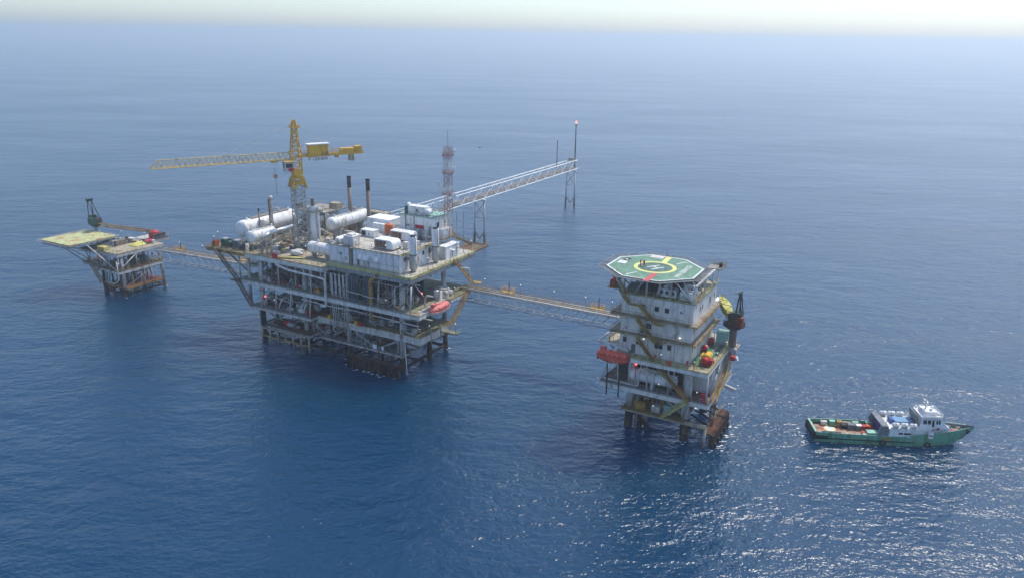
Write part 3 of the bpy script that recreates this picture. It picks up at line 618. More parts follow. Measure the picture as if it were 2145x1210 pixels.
# stairs
stair(mp, (-58.8, -4.0, 23.9), (-51.8, -4.0, 17.0), 1.0, 'deckbrown'); box(mp, 'stair_landing', -53.6, -51.2, -4.6, -2.62, 16.25, 16.4, 'deckbrown'); stair(mp, (-51.6, -4.0, 16.4), (-46.6, -4.0, 10.1), 1.0, 'deckbrown')
stair(mp, (4.3, 17.0, 25.0), (4.3, 25.2, 17.2), 0.9, 'ochre', (1, 0, 0)); box(mp, 'stair_landing', 3.8, 6.4, 25.2, 27.0, 17.0, 17.15, 'ochre'); stair(mp, (6.9, 18.6, 16.4), (6.9, 10.8, 10.2), 1.0, 'ochre', (1, 0, 0))
stair(mp, (-3.6, 25.5, 29.4), (-1.0, 33.5, 25.0), 0.9, 'ochre', (1, 0, 0)); box(mp, 'stair_landing', -3, 3.7, 28.02, 35, 24.8, 25.0, 'deckbrown'); railing(mp, [(3.7, 28, 25), (3.7, 35, 25), (-3, 35, 25)], 'ochre')
pipe(mp, 'hanging_pipe', [(4.6, 18.5, 22.8), (6.2, 20.5, 22.6), (6.2, 22.0, 17.4)], 0.16, 'palegrey')
# boat landing
bl = box(mp, 'boat_landing', -14.6, 1.4, -4.0, -2.6, 2.5, 2.8, 'rust')
for i in range(17): box(bl, 'fender', -14.5 + i * 0.97, -14.0 + i * 0.97, -4.55, -4.02, -1.5, 2.7, 'rust' if i % 3 else 'legdark')
for z in (0.8, 1.9): rod(bl, 'wale', (-14.6, -3.8, z), (1.6, -3.8, z), 0.28, 'legdark')
for i in range(7): rod(bl, 'strut', (-14 + i * 2.5, -3.4, 2.4), (-14 + i * 2.5 + 0.9, -0.9, 4.3), 0.14, 'rust'); box(bl, 'hanging_tyre', -13.2 + i * 2.4, -12.4 + i * 2.4, -4.85, -4.56, 0.0, 0.9, 'rubber')
for i in range(3): rod(bl, 'handrail_frame', (-12.2 + i * 4.2, -3.0, 2.8), (-10.4 + i * 4.2, -1.6, 4.9), 0.09, 'rustred')
bb = rod(mp, 'barge_bumper', (-42.6, -5, 5.1), (-26.2, -5, 5.2), 0.2, 'decktan'); rod(bb, 'wale', (-42.6, -5, 2.9), (-26.2, -5, 2.9), 0.2, 'ochre')
for i in range(7): rod(bb, 'post', (-42.5 + i * 2.7, -5, 1.2), (-42.5 + i * 2.7, -5, 5.5), 0.24, 'decktan'); rod(bb, 'strut', (-42.5 + i * 2.7, -5, 5.0), (-42.5 + i * 2.7, -3.4, 5.0), 0.12, 'grey')
rod(mp, 'caisson', (-46.5, -0.6, -4), (-46.5, -0.6, 9), 0.8, 'legdark', 12); rod(mp, 'caisson', (-27.5, 2, -4), (-27.5, 2, 10), 0.5, 'legdark', 12); rod(mp, 'caisson', (1.2, 9.5, -4), (1.2, 9.5, 10), 0.55, 'legdark', 12); rod(mp, 'riser', (2.2, -1.6, -3), (1.6, -1.6, 8.4), 0.12, 'palegrey')
box(mp, 'notice_board', -8.4, -7.2, -1.52, -1.46, 5.0, 6.1, 'cleanwhite'); box(mp, 'notice_board', -5.7, -5.0, -1.52, -1.46, 5.1, 6.1, 'cleanwhite'); box(mp, 'notice_board', -39.3, -37.4, -2.75, -2.68, 24.0, 25.3, 'red')
for s, x in ((0, 6.9), (1, 7.6)): pipe(mp, 'davit_arm', [(5.9, 2.0 + s * 3, 10.2), (x, 2.0 + s * 3, 12.4), (x, 2.0 + s * 3, 8.2)], 0.13, 'decktan')
for y in (3.4, 9.6): pipe(mp, 'lifeboat_davit', [(4.1, y, 16.5), (4.4, y, 19.6), (6.2, y, 19.7)], 0.22, 'lightgrey')
box(mp, 'embarkation_platform', 4.22, 5.0, 0.62, 11.98, 16.2, 16.38, 'lightgrey'); railing(mp, [(5.0, .7, 16.4), (5.0, 11.9, 16.4)], 'lightgrey')
for x, y, z in ((-3, -2.5, 16.4), (-40, -2.5, 10), (-9, -1.2, 10.2), (3.5, 6, 25), (3.5, 16, 25), (3.5, 26, 25), (-24, -2.4, 23.9), (-32, 2, 23.9), (-44, -2.4, 23.9), (-49, 10, 23.9), (-60, -3, 23.9), (-63, 1, 23.9), (-47, 24, 27), (-40, 33, 24), (-30, 34, 24), (-30, 22, 24), (-29, 14, 24), (-25.5, 10, 24), (6.0, 14, 16.4), (6.4, 2, 10.2), (9.8, 8.4, 9.4), (-52, 18, 24)): lamp(mp, x, y, z, 2.4 if z < 20 else 3.2)
for x, y, z in ((2.2, 5.0, 19.2), (-43.5, -2.2, 12.6)):
    rod(mp, 'warning_lamp_post', (x, y, z - 2.6), (x, y, z), 0.06, 'red'); box(mp, 'warning_lamp', x - .15, x + .15, y - .15, y + .15, z, z + .35, 'redlamp')

# ---------------------------------------------------------------- text helper
def text_mesh(txt, size, mat, depth=0.0):
    c = bpy.data.curves.new('letters', 'FONT'); c.body = txt; c.size = size; c.align_x = 'CENTER'; c.align_y = 'CENTER'; c.extrude = depth; c.resolution_u = 2; c.offset = size * 0.012
    o = bpy.data.objects.new('letters', c); COL.objects.link(o); bpy.context.view_layer.update()
    me = bpy.data.meshes.new_from_object(o.evaluated_get(bpy.context.evaluated_depsgraph_get()))
    bpy.data.objects.remove(o); bpy.data.curves.remove(c); me.materials.clear(); me.materials.append(MATS[mat]); return me

# ---------------------------------------------------------------- tower crane
tc = thing('tower_crane', 'tall yellow tower crane with horizontal jib rising from the production platform', 'crane', FM, -40.2, 9.2, 0, -118.3)
H = 1.45
def lattice_mast(par, name, h, z0, z1, bays, mat, r=0.12, rd=0.07, h1=None):
    h1 = h if h1 is None else h1
    for sx, sy in ((1, 1), (1, -1), (-1, -1), (-1, 1)): rod(par, name + '_leg', (sx * h, sy * h, z0), (sx * h1, sy * h1, z1), r, mat, 6)
    for i in range(bays):
        a, b = i / bays, (i + 1) / bays; ha, hb = h + (h1 - h) * a, h + (h1 - h) * b; za, zb = z0 + (z1 - z0) * a, z0 + (z1 - z0) * b
        m = MB()
        for (ax, ay), (bx, by) in (((1, 1), (1, -1)), ((1, -1), (-1, -1)), ((-1, -1), (-1, 1)), ((-1, 1), (1, 1))):
            p, q = ((ax, ay), (bx, by)) if i % 2 else ((bx, by), (ax, ay))
            m.bar((p[0] * ha, p[1] * ha, za), (q[0] * hb, q[1] * hb, zb), rd * 2); m.bar((ax * hb, ay * hb, zb), (bx * hb, by * hb, zb), rd * 2)
        m.build(par, 'mast_bracing', mat)
lattice_mast(tc, 'mast', H, 24, 41, 12, 'decklight', 0.14, 0.08)
for z in (25, 30.5, 36): MB().box(-1.2, 1.2, -1.2, 1.2, z, z + 0.12).build(tc, 'mast_platform', 'deckgrey')
rod(tc, 'mast_ladder', (0.7, 0, 24), (0.7, 0, 41), 0.2, 'decklight', 6)
lattice_mast(tc, 'turntable', 1.9, 40.6, 43.2, 1, 'craneyellow', 0.28, 0.2, 1.3); MB().lathe([(1.35, 43.2), (1.6, 43.5), (1.6, 44.0), (1.35, 44.3)], 16).build(tc, 'slew_ring', 'craneyellow', True)
box(tc, 'climbing_collar', -1.5, 1.5, -1.5, 1.5, 41.6, 42.2, 'craneyellow'); box(tc, 'slew_frame', -1.3, 1.3, -1.3, 1.3, 44.3, 45.4, 'craneyellow')
lattice_mast(tc, 'tower_head', 1.15, 45.4, 50.2, 3, 'craneyellow', 0.16, 0.09); lattice_mast(tc, 'tower_top', 1.1, 50.2, 57.6, 6, 'craneyellow', 0.14, 0.08, 0.42)
box(tc, 'top_platform', -1.1, 1.1, -1.1, 1.1, 56.2, 56.35, 'craneyellow'); railing(tc, [(-1.1, -1.1, 56.35), (1.1, -1.1, 56.35), (1.1, 1.1, 56.35), (-1.1, 1.1, 56.35), (-1.1, -1.1, 56.35)], 'craneyellow', 0.9, 1.1, 0.06); rod(tc, 'top_sheave', (0, -.4, 57.9), (0, .4, 57.9), 0.45, 'craneyellow', 12)
JL, JB, JT = 35.5, 48.1, 50.0
for y in (-0.8, 0.8): rod(tc, 'jib_bottom_chord', (1.2, y, JB), (JL, y, JB), 0.12, 'jibyellow', 6)
rod(tc, 'jib_top_chord', (1.2, 0, JT), (JL - 1.6, 0, JT), 0.12, 'jibyellow', 6)
nj = 24
for i in range(nj):
    a, b = 1.2 + (JL - 2.4) * i / nj, 1.2 + (JL - 2.4) * (i + 1) / nj; mdl = (a + b) / 2
    for y in (-0.8, 0.8): rod(tc, 'jib_diagonal', (a, y, JB), (mdl, 0, JT), 0.065, 'jibyellow', 5); rod(tc, 'jib_diagonal', (mdl, 0, JT), (b, y, JB), 0.065, 'jibyellow', 5)
    rod(tc, 'jib_cross_tie', (a, -0.8, JB), (b, 0.8, JB), 0.05, 'jibyellow', 5)
for y in (-.8, .8): rod(tc, 'jib_nose', (JL - 1.6, 0, JT), (JL, y, JB), 0.1, 'jibyellow', 6)
box(tc, 'counter_jib', -18.6, -1.16, -0.9, 0.9, 48.5, 48.95, 'craneyellow'); railing(tc, [(-1.5, -0.9, 48.95), (-18.4, -0.9, 48.95), (-18.4, .9, 48.95), (-1.5, .9, 48.95)], 'craneyellow', 1.0, 1.6, 0.06)
mh = box(tc, 'machinery_house', -8.6, -3.4, -1.0, 1.0, 49.0, 51.6, 'craneyellow'); box(mh, 'roof', -9.0, -3.0, -1.3, 1.3, 51.62, 51.85, 'cleanwhite')
sg = box(tc, 'name_board', -9.0, -3.6, -1.02, -0.94, 47.3, 48.3, 'cleanwhite')
put(sg, 'lettering', text_mesh('LIEBHERR', 0.95, 'navy'), (-6.3, -1.03, 47.8), (R(90), 0, 0)); 
sg2 = box(tc, 'name_board', -9.0, -3.6, 0.94, 1.02, 47.3, 48.3, 'cleanwhite'); put(sg2, 'lettering', text_mesh('LIEBHERR', 0.95, 'navy'), (-6.3, 1.03, 47.8), (R(90), 0, R(180)))
box(tc, 'winch', -16.0, -12.4, -0.8, 0.8, 49.0, 50.2, 'craneyellow'); box(tc, 'winch', -18.2, -16.4, -0.8, 0.8, 49.0, 50.6, 'craneyellow')
box(tc, 'counterweight', -15.9, -14.7, -0.7, 0.7, 46.7, 48.45, 'decktan'); box(tc, 'counterweight', -11.6, -10.8, -0.7, 0.7, 47.8, 48.45, 'craneyellow')
cb = box(tc, 'operator_cab', 1.5, 3.9, 0.9, 2.5, 45.3, 47.7, 'lightgrey'); box(cb, 'cab_window', 1.8, 3.6, 2.503, 2.53, 46.3, 47.4, 'glass'); box(cb, 'cab_window', 3.903, 3.93, 1.1, 2.3, 46.2, 47.4, 'glass'); box(cb, 'cab_panel', 1.55, 3.0, 2.502, 2.55, 45.35, 46.2, 'red'); box(cb, 'cab_roof', 1.4, 4.0, 0.8, 2.6, 47.72, 47.9, 'craneyellow')
box(tc, 'trolley', 4.9, 6.6, -0.8, 0.8, 47.6, 47.95, 'craneyellow')
for s in (-.2, .2): rod(tc, 'hoist_rope', (5.7 + s, 0, 47.6), (5.7 + s, 0, 44.4), 0.025, 'black', 5)
hk = rod(tc, 'hook_block', (5.7, -0.25, 43.9), (5.7, 0.25, 43.9), 0.5, 'hazard', 12); rod(hk, 'hook', (5.7, 0, 43.4), (5.7, 0, 39.2), 0.05, 'black', 6); box(hk, 'hook_stripe', 5.3, 6.1, -0.27, 0.27, 43.8, 44.0, 'tarpyellow')
rod(tc, 'jib_tie', (0, 0, 57.4), (19, 0, JT), 0.06, 'decklight', 6); rod(tc, 'jib_tie', (0, 0.3, 57.4), (19, 0.1, JT), 0.05, 'decklight', 6)
for y in (-.4, .4): rod(tc, 'counter_jib_tie', (0, y, 57.4), (-12, y * 2, 49.0), 0.05, 'decklight', 6)

# ---------------------------------------------------------------- vessels, stacks and machines on the upper deck
def h_vessel(name, label, x, y0, y1, z, r, base, mat='tank', group=None, bands=3):
    """horizontal vessel along local Y on saddles."""
    t = thing(name, label, 'pressure vessel', FM, x, (y0 + y1) / 2, base, 0, group); L = y1 - y0; zc = z - base
    vessel(t, 'shell', (0, 0, zc), r, L, 'Y', mat)
    for s in (-0.3, 0.3): box(t, 'saddle', -r * .8, r * .8, s * L - 0.25, s * L + 0.25, 0.01, zc - r * 0.55, 'grey')
    for i in range(bands):
        yy = L * (0.75 * (i / max(1, bands - 1)) - 0.375)
        rod(t, 'nozzle', (0, yy + .4, zc + r - 0.05), (0, yy + .4, zc + r + 0.5), 0.2, mat, 10); MB().lathe([(r + .03, -0.08), (r + .03, 0.08)], 24, (0, yy, zc), 'Y').build(t, 'shell_band', 'lightgrey', True)
    for s in (-1, 1):
        m = MB(); m.bar((s * .6, -L * .32, zc + r + .02), (s * .6, L * .32, zc + r + .02), .08)
        for i in range(7): m.bar((s * .6, -L * .32 + i * L * .107, zc + r * .8), (s * .6, -L * .32 + i * L * .107, zc + r + .7), .05)
        m.bar((s * .6, -L * .32, zc + r + .7), (s * .6, L * .32, zc + r + .7), .05); m.build(t, 'top_walkway_rail', 'grey')
    m = MB(); m.bar((r + .12, -L * .2, .1), (r + .12, -L * .2, zc + r), .06); m.bar((r + .12, -L * .2 + .45, .1), (r + .12, -L * .2 + .45, zc + r), .06)
    for i in range(10): m.bar((r + .12, -L * .2, .4 + i * zc * .11), (r + .12, -L * .2 + .45, .4 + i * zc * .11), .04)
    m.build(t, 'ladder', 'lightgrey'); pipe(t, 'drain_pipe', [(r * .5, L * .1, zc - r * .8), (r * .5, L * .1, .6), (r + 1.2, L * .1, .4)], .12, 'grey'); pipe(t, 'feed_pipe', [(0, L * .22, zc + r), (0, L * .22, zc + r + 1.0), (-r - .8, L * .22, zc + r + .9), (-r - .8, L * .22, .2)], .16, 'lightgrey')
    return t
v1 = h_vessel('pressure_vessel', 'largest white horizontal vessel on the production platform', -55.6, 1.8, 23, 28.5, 2.3, 23.9)
rod(v1, 'manway', (1.2, -8.2, 4.3), (2.9, -8.2, 4.0), 0.55, 'stackbrown', 12); box(v1, 'access_platform', -0.7, 0.7, -6, 8, 7.0, 7.1, 'grating')
v2 = h_vessel('pressure_vessel', 'smaller white round-ended vessel in front of the largest one', -50.6, 0.3, 9.6, 27.1, 1.85, 23.9, bands=2)
v3 = h_vessel('pressure_vessel', 'clean white horizontal vessel between the crane mast and the exhaust stacks', -36.9, 16.8, 33, 29.4, 1.75, 23.9)
mz = MB()
for x in (-52.4, -48.6, -45.6):
    for y in (-0.2, 4.5, 9, 13.5): mz.bar((x, y, 23.92), (x, y, 25.9), 0.22)
    mz.bar((x, -0.4, 25.9), (x, 14, 25.9), 0.3, 0.4)
for y in (-.2, 4.5, 9, 13.5): mz.bar((-52.6, y, 25.8), (-45.4, y, 25.8), 0.25)
mz.build(mp, 'vessel_support_frame', 'decktan'); railing(mp, [(-45.4, -0.4, 26.1), (-45.4, 14, 26.1)], 'decktan')
dc = thing('exhaust_duct', 'shiny silver insulated duct lying beside the vessels at the left end', 'duct', FM, -46.9, 8.5, 23.9)
rod(dc, 'duct', (0, -4.2, 4.3), (0, 5.0, 4.4), 0.62, 'steel', 16); rod(dc, 'reducer', (0, -4.2, 4.3), (-0.3, -6.4, 3.3), 0.62, 'steel', 16, 0.35); rod(dc, 'duct', (0.3, 5.2, 4.6), (-1.5, 9.5, 5.0), 0.45, 'steel', 14)
for y in (-3, 1, 4.5): box(dc, 'duct_stand', -0.4, 0.4, y - 0.1, y + 0.1, 0.02, 3.8, 'grey')
vs = thing('vent_stack', 'tall pale grey vent pipe with bent top among the white vessels', 'vent pipe', FM, -52.6, 11.0, 23.9)
pipe(vs, 'pipe', [(0, 0, 0.02), (0, 0, 12.0), (0.5, -.3, 12.5), (0.9, -.5, 12.1)], 0.55, 'lightgrey', 12); rod(vs, 'ladder', (0.1, -0.75, 0.1), (0.1, -.75, 12), 0.16, 'stackbrown', 6); rod(vs, 'branch_pipe', (0, 0, 4), (2.4, -3, 3.5), 0.25, 'lightgrey')
vp = thing('vent_pipe', 'thin dark vent pipe in front of the white vessels', 'vent pipe', FM, -51.2, 5.2, 23.9)
rod(vp, 'pipe', (0, 0, 0.02), (-0.2, 0.2, 9.6), 0.24, 'stackbrown', 8, 0.18); rod(vp, 'tip', (-0.2, .2, 9.6), (-.2, .2, 10.4), 0.22, 'sooty', 8); rod(vp, 'side_pipe', (0.5, 0.1, .02), (.4, .2, 7.2), 0.14, 'stackbrown', 8)
vv = thing('separator_column', 'white vertical vessel standing right behind the crane mast', 'pressure vessel', FM, -38.4, 12.4, 23.9)
vessel(vv, 'shell', (0, 0, 6.0), 1.7, 10.8, 'Z', 'tank'); MB().lathe([(1.5, 0.02), (1.5, 1.4)], 20).build(vv, 'skirt', 'grey'); box(vv, 'top_platform', -2.4, 2.2, -2.2, 2.0, 10.0, 10.1, 'grating'); railing(vv, [(-2.4, -2.2, 10.1), (2.2, -2.2, 10.1), (2.2, 2, 10.1)], 'decktan'); rod(vv, 'ladder', (1.8, -.4, 0.1), (1.8, -.4, 11), 0.16, 'lightgrey', 6); rod(vv, 'column_tip', (0, 0, 11.2), (0, 0, 13.4), 0.5, 'stackbrown', 10)
v4 = thing('knockout_drum', 'short white drum lying across the deck beside the grey building', 'pressure vessel', FM, -28.4, 4.0, 23.9)
vessel(v4, 'shell', (0, 0, 2.7), 1.55, 8.4, 'X', 'tank')
for s in (-2.2, 2.2): box(v4, 'saddle', s - .25, s + .25, -1.2, 1.2, 0.02, 1.9, 'grey')
pipe(v4, 'outlet_pipe', [(2.6, 0, 4.1), (2.6, 0, 5.0), (5.2, 0, 5.0), (5.2, 0, 0.1)], 0.42, 'lightgrey', 10); rod(v4, 'nozzle', (-1, 0, 4.2), (-1, 0, 4.9), .25, 'tank')
def exhaust(label, x, y, top):
    t = thing('exhaust_stack', label, 'exhaust stack', FM, x, y, 23.9, 0, 'twin turbine exhaust stacks')
    rod(t, 'stack', (0, 0, 0.02), (0, 0, top - 23.9 - 3.0), 0.56, 'stackbrown', 14); rod(t, 'sooty_top', (0, 0, top - 26.9), (0, 0, top - 23.9), 0.57, 'sooty', 14); MB().lathe([(.64, -.1), (.66, .25), (.5, .26), (.5, -.1)], 14).build(t, 'rim', 'sooty', False, (0, 0, top - 24.0)); box(t, 'plenum', -1.3, 1.3, -1.3, 1.3, 0.02, 4.4, 'stackbrown'); rod(t, 'stay', (0, 0, 9), (2, 3, 4), 0.08, 'stackbrown', 6)
exhaust('brown exhaust stack with black tip, left one of the pair', -37.4, 26.6, 41.2); exhaust('brown exhaust stack with black tip, right one of the pair', -28.0, 23.2, 41.8)
cp = thing('compressor_package', 'cluttered grey compressor package behind the crane mast', 'compressor', FM, -49.0, 28.0, 23.9)
box(cp, 'skid', -5.5, 5.5, -5, 5, 0.02, 0.5, 'deckbrown'); vessel(cp, 'scrubber', (-1.5, -1, 3.6), 1.3, 6.4, 'Z', 'tank', 16); vessel(cp, 'scrubber', (1.8, 1, 3.2), 1.1, 5.6, 'Z', 'lightgrey', 16); vessel(cp, 'cooler_shell', (3.6, -1, 4.9), 0.9, 7.5, 'Y', 'tank', 16); vessel(cp, 'cooler_shell', (-3.8, 1, 5.6), 0.9, 7, 'Y', 'lightgrey', 16)
boxes(cp, [('gearbox', 2.6, 4.6, -4.4, -1, .52, 2.6, 'grey'), ('cooler_bay', -5, -2.4, -4.4, 4, .52, 4.4, 'stackbrown'), ('control_panel', 0, 2, -4.6, -3.4, .52, 2.6, 'lightgrey'), ('upper_platform', -5.4, 5.4, -5, 5, 6.6, 6.7, 'grating'), ('valve_box', -1.0, .6, -4, -2.6, 6.72, 7.9, 'craneyellow'), ('motor', 1.5, 4.5, 1.2, 3.6, 6.72, 8.3, 'decktan')])
for i in range(9): pipe(cp, 'pipe', [(-5 + i * 1.2, -4.6, 0.6), (-5 + i * 1.2, -4.6, 4.4 + (i % 3)), (-4.5 + i * 1.2, 0, 5.4 + (i % 3) * .7), (-4.5 + i * 1.2, 3, 2)], 0.16, ('lightgrey', 'palegrey', 'stackbrown')[i % 3])
for x in (-5.3, 0, 5.3):
    for y in (-4.9, 4.9): rod(cp, 'column', (x, y, .5), (x, y, 6.6), 0.14, 'grey')
railing(cp, [(-5.4, 5, 6.7), (-5.4, -5, 6.7), (5.4, -5, 6.7), (5.4, 5, 6.7)], 'decktan'); pipe(cp, 'suction_pipe', [(5.5, -4, 6.0), (2, -4, 7.6), (-3, -4.2, 7.4)], 0.4, 'tank', 10)
cl = thing('air_cooler', 'brown framed air cooler between the two exhaust stacks', 'air cooler', FM, -36.0, 34.3, 23.9)
boxes(cl, [('bundle', -5, 6, -1.5, 1.5, 5.0, 6.1, 'stackbrown'), ('plenum', -4.6, 5.6, -1.3, 1.3, 4.0, 4.98, 'deckbrown'), ('top_guard', -5.1, 6.1, -1.6, 1.6, 6.12, 6.3, 'decktan')])
for x in (-4.6, 0.5, 5.6):
    for y in (-1.2, 1.2): rod(cl, 'leg', (x, y, 0.02), (x, y, 4.1), 0.16, 'grey')
railing(cl, [(-5, -1.6, 6.3), (6, -1.6, 6.3)], 'rust')
for i in range(26):      # deck pipe spools between the vessels
    x = rng.uniform(-46, -25); y = rng.uniform(7, 31); h = rng.uniform(.6, 3.2)
    pipe(mp, 'pipe_spool', [(x, y, 23.95), (x, y, 23.9 + h), (x + rng.uniform(-4, 4), y + rng.uniform(-1, 1), 23.9 + h), (x + rng.uniform(-1, 1), y + rng.uniform(2, 5), 24.2)], rng.choice((.14, .2, .3)), rng.choice(('lightgrey', 'palegrey', 'decktan', 'stackbrown', 'grey')))
clutter((-46, -24, 6, 16), 18, 23.9, hmax=2.2, mats=('grey', 'lightgrey', 'decktan', 'palegrey', 'stackbrown', 'darkgrey')); clutter((-34, -24, 10, 32), 16, 23.9, hmax=2.0, mats=('grey', 'lightgrey', 'decktan', 'palegrey', 'stackbrown', 'rust')); clutter((-46, -33, -1.2, 4), 8, 23.9, hmax=1.6, mats=('paleyellow', 'lightgrey', 'palegrey', 'darkgrey'))
for i in range(6): rod(mp, 'stored_pipe', (-39 + i * .35, -1.9 + i * .02, 24.2), (-33 + i * .35, 1.2, 24.2), 0.14, 'paleyellow')
for i in range(7): pipe(mp, 'standpipe', [(-45 + i * 0.9, -0.8 - (i % 2) * .4, 23.95), (-45 + i * .9, -.8 - (i % 2) * .4, 27.2 + (i % 3) * .5), (-45.5 + i * .9, 1.5, 27.2 + (i % 3) * .5)], 0.13, 'decklight')
for x, y, m, l in ((-57.8, -0.6, 'darkgreen', 'dark green winch on the left end platform of the production deck'), (-53.6, -0.4, 'darkgrey', 'dark grey engine on the left end platform of the production deck')):
    t = thing('deck_winch' if m == 'darkgreen' else 'deck_engine', l, 'winch' if m == 'darkgreen' else 'engine', FM, x, y, 23.9)
    boxes(t, [('skid', -1.6, 1.6, -1.2, 1.2, .02, .3, 'stackbrown'), ('housing', -1.4, .6, -1, 1, .32, 2.2, m)]); rod(t, 'drum', (0.9, -1, 1.2), (0.9, 1, 1.2), 0.8, m, 14); box(t, 'cover', -1.2, 0.3, -.8, .8, 2.22, 2.5, 'grey')
og = thing('hose_reel', 'orange-red hose reel at the left tip of the production deck', 'hose reel', FM, -61.4, -1.4, 23.9)
rod(og, 'reel', (-.6, 0, .9), (.6, 0, .9), .8, 'orange', 14); box(og, 'frame', -.9, .9, -.6, .6, .02, .3, 'rustred'); rod(og, 'hose', (-.45, 0, .9), (.45, 0, .9), .9, 'rustred', 14)
dr = thing('oil_drum', 'dark blue drum at the foot of the crane mast', 'drum', FM, -40.6, 5.6, 23.9)
MB().lathe([(.42, .02), (.45, .06), (.43, .5), (.45, .6), (.43, .7), (.45, 1.2), (.38, 1.24)], 12).build(dr, 'body', 'purple', True); rod(dr, 'bung', (.15, 0, 1.23), (.15, 0, 1.3), .06, 'grey', 6)

# ---------------------------------------------------------------- buildings on the right half of the upper deck
def window(par, x0, x1, y0, y1, z0, z1, face, mat='glass', frame='lightgrey'):
    """window set in a wall: frame proud of the wall, dark pane slightly recessed. face: f (front, -Y) or r (right, +X)."""
    t = 0.07
    if face == 'f':
        w = box(par, 'window', x0, x1, y0 - 0.02, y0 + 0.02, z0, z1, mat)
        MB().box(x0 - t, x1 + t, y0 - .06, y0 - .003, z1, z1 + t).box(x0 - t, x1 + t, y0 - .09, y0 - .003, z0 - t, z0).box(x0 - t, x0, y0 - .06, y0 - .003, z0, z1).box(x1, x1 + t, y0 - .06, y0 - .003, z0, z1).build(w, 'window_frame', frame)
    else:
        w = box(par, 'window', x0 - 0.02, x0 + 0.02, y0, y1, z0, z1, mat)
        MB().box(x0 + .003, x0 + .06, y0 - t, y1 + t, z1, z1 + t).box(x0 + .003, x0 + .09, y0 - t, y1 + t, z0 - t, z0).box(x0 + .003, x0 + .06, y0 - t, y0, z0, z1).box(x0 + .003, x0 + .06, y1, y1 + t, z0, z1).build(w, 'window_frame', frame)
    return w
sb = thing('switchgear_building', 'long flat-roofed pale grey building along the front of the production deck', 'building', FM, 0, 0, 25.0)
box(sb, 'wall', -22.2, -15.9, 0, 16, .01, 4.4, 'bldwall'); box(sb, 'wall', -14.7, -0.6, 0, 16, .01, 4.4, 'bldwall'); box(sb, 'recess_wall', -15.9, -14.7, 1.2, 16, .01, 4.4, 'darkgrey')
box(sb, 'roof', -22.3, -0.5, -0.1, 16.1, 4.41, 4.55, 'decklight'); box(sb, 'base_trim', -22.2, -15.9, -.06, -.003, 0.02, .35, 'grey'); box(sb, 'base_trim', -14.7, -.6, -.06, -.003, .02, .35, 'grey'); box(sb, 'wall_seam', -14.6, -0.7, -.04, -.003, 1.65, 1.75, 'grey')
def hood(par, x, z):
    v = []; n = 6
    for s in (0, 1.45):
        for i in range(n + 1): a = math.pi / 2 * i / n; v.append((x + s, -0.95 * math.sin(a), z + 1.1 * math.cos(a)))
        v.append((x + s, -.003, z))
    f = [tuple(range(n + 2)), tuple(range(n + 2, 2 * n + 4))[::-1]] + [(i + 1, i, i + n + 2, i + n + 3) for i in range(n)] + [(n + 1, n, 2 * n + 2, 2 * n + 3)]
    put(par, 'air_hood', mesh_of('hood', v, f, 'cleanwhite'))
for x in (-12.6, -11.0, -8.0): hood(sb, x, 2.2)
box(sb, 'door', -13.4, -12.7, -.05, -.003, .36, 2.2, 'stackbrown'); box(sb, 'wall_bracket', -18.9, -18.1, -.35, -.003, 2.4, 3.0, 'grey')
m = MB(); m.bar((-15.6, -.4, .02), (-15.6, -.4, 4.6), .08); m.bar((-15.0, -.4, .02), (-15.0, -.4, 4.6), .08)
for i in range(14): m.bar((-15.6, -.4, .3 + i * .31), (-15, -.4, .3 + i * .31), .05)
m.build(sb, 'ladder', 'decktan')
for x in (-15.75, -14.85): pipe(sb, 'wall_pipe', [(x, -.2, .05), (x, -.2, 4.6), (x, .6, 4.7)], .09, 'stackbrown')
window(sb, -0.6, 0, 9.6, 10.4, 2.6, 3.6, 'r'); window(sb, -0.6, 0, 12.2, 13.1, 2.4, 3.8, 'r'); rod(sb, 'wall_fan', (-0.6, 2.2, 3.2), (-0.35, 2.2, 3.2), .55, 'darkgrey', 14); box(sb, 'door', -.597, -.55, 7.2, 8.1, .1, 2.2, 'grey')
for pts in ([(-22.2, 0, 4.55), (-15.9, 0, 4.55)], [(-14.6, 0, 4.55), (-0.6, 0, 4.55), (-0.6, 16, 4.55)]): railing(sb, pts, 'stackbrown')
box(sb, 'roof_edge', -.497, -.3, -.1, 16.1, 4.3, 4.6, 'paleyellow')
for x in (-19.5, -14, -9, -4.8, -1.2): lamp(sb, x, 0.3, 4.55, 1.9)
box(mp, 'roof_deck', -25.5, -0.6, 16.12, 25.4, 29.2, 29.4, 'deckgrey')
for x, y in ((-25, 17), (-25, 25), (-14, 25), (-1.5, 25), (-1.5, 17.2)): rod(mp, 'column', (x, y, 24.9), (x, y, 29.2), .2, 'lightgrey')
railing(mp, [(-0.6, 16.2, 29.4), (-0.6, 25.4, 29.4), (-25.5, 25.4, 29.4)], 'ochre')

ub = thing('control_building', 'small white two-storey-high building with pale green roof above the long grey building', 'building', FM, 0, 0, 29.4)
box(ub, 'wall', -12.4, -2.2, 16.6, 23.6, .01, 5.8, 'white'); box(ub, 'roof', -12.6, -2.0, 16.4, 23.8, 5.81, 6.0, 'palegreen'); window(ub, -2.2, 0, 18.4, 19.4, 3.2, 4.4, 'r'); window(ub, -2.2, 0, 21.9, 22.4, 3.7, 4.5, 'r')
box(ub, 'sign_board', -7.6, -4.9, 16.52, 16.597, 2.7, 3.7, 'red'); box(ub, 'lean_to', -2.19, -0.7, 19.2, 23.4, .01, 2.6, 'white')
for x in (-10.6, -7.9): pipe(ub, 'wall_pipe', [(x, 16.45, .1), (x, 16.45, 5.9)], .08, 'darkgrey')
for x, z in ((-9.9, 3.1), (-10.6, 3.0), (-3.1, 3.2)): box(ub, 'wall_fitting', x, x + .35, 16.4, 16.597, z, z + .5, 'darkgrey')
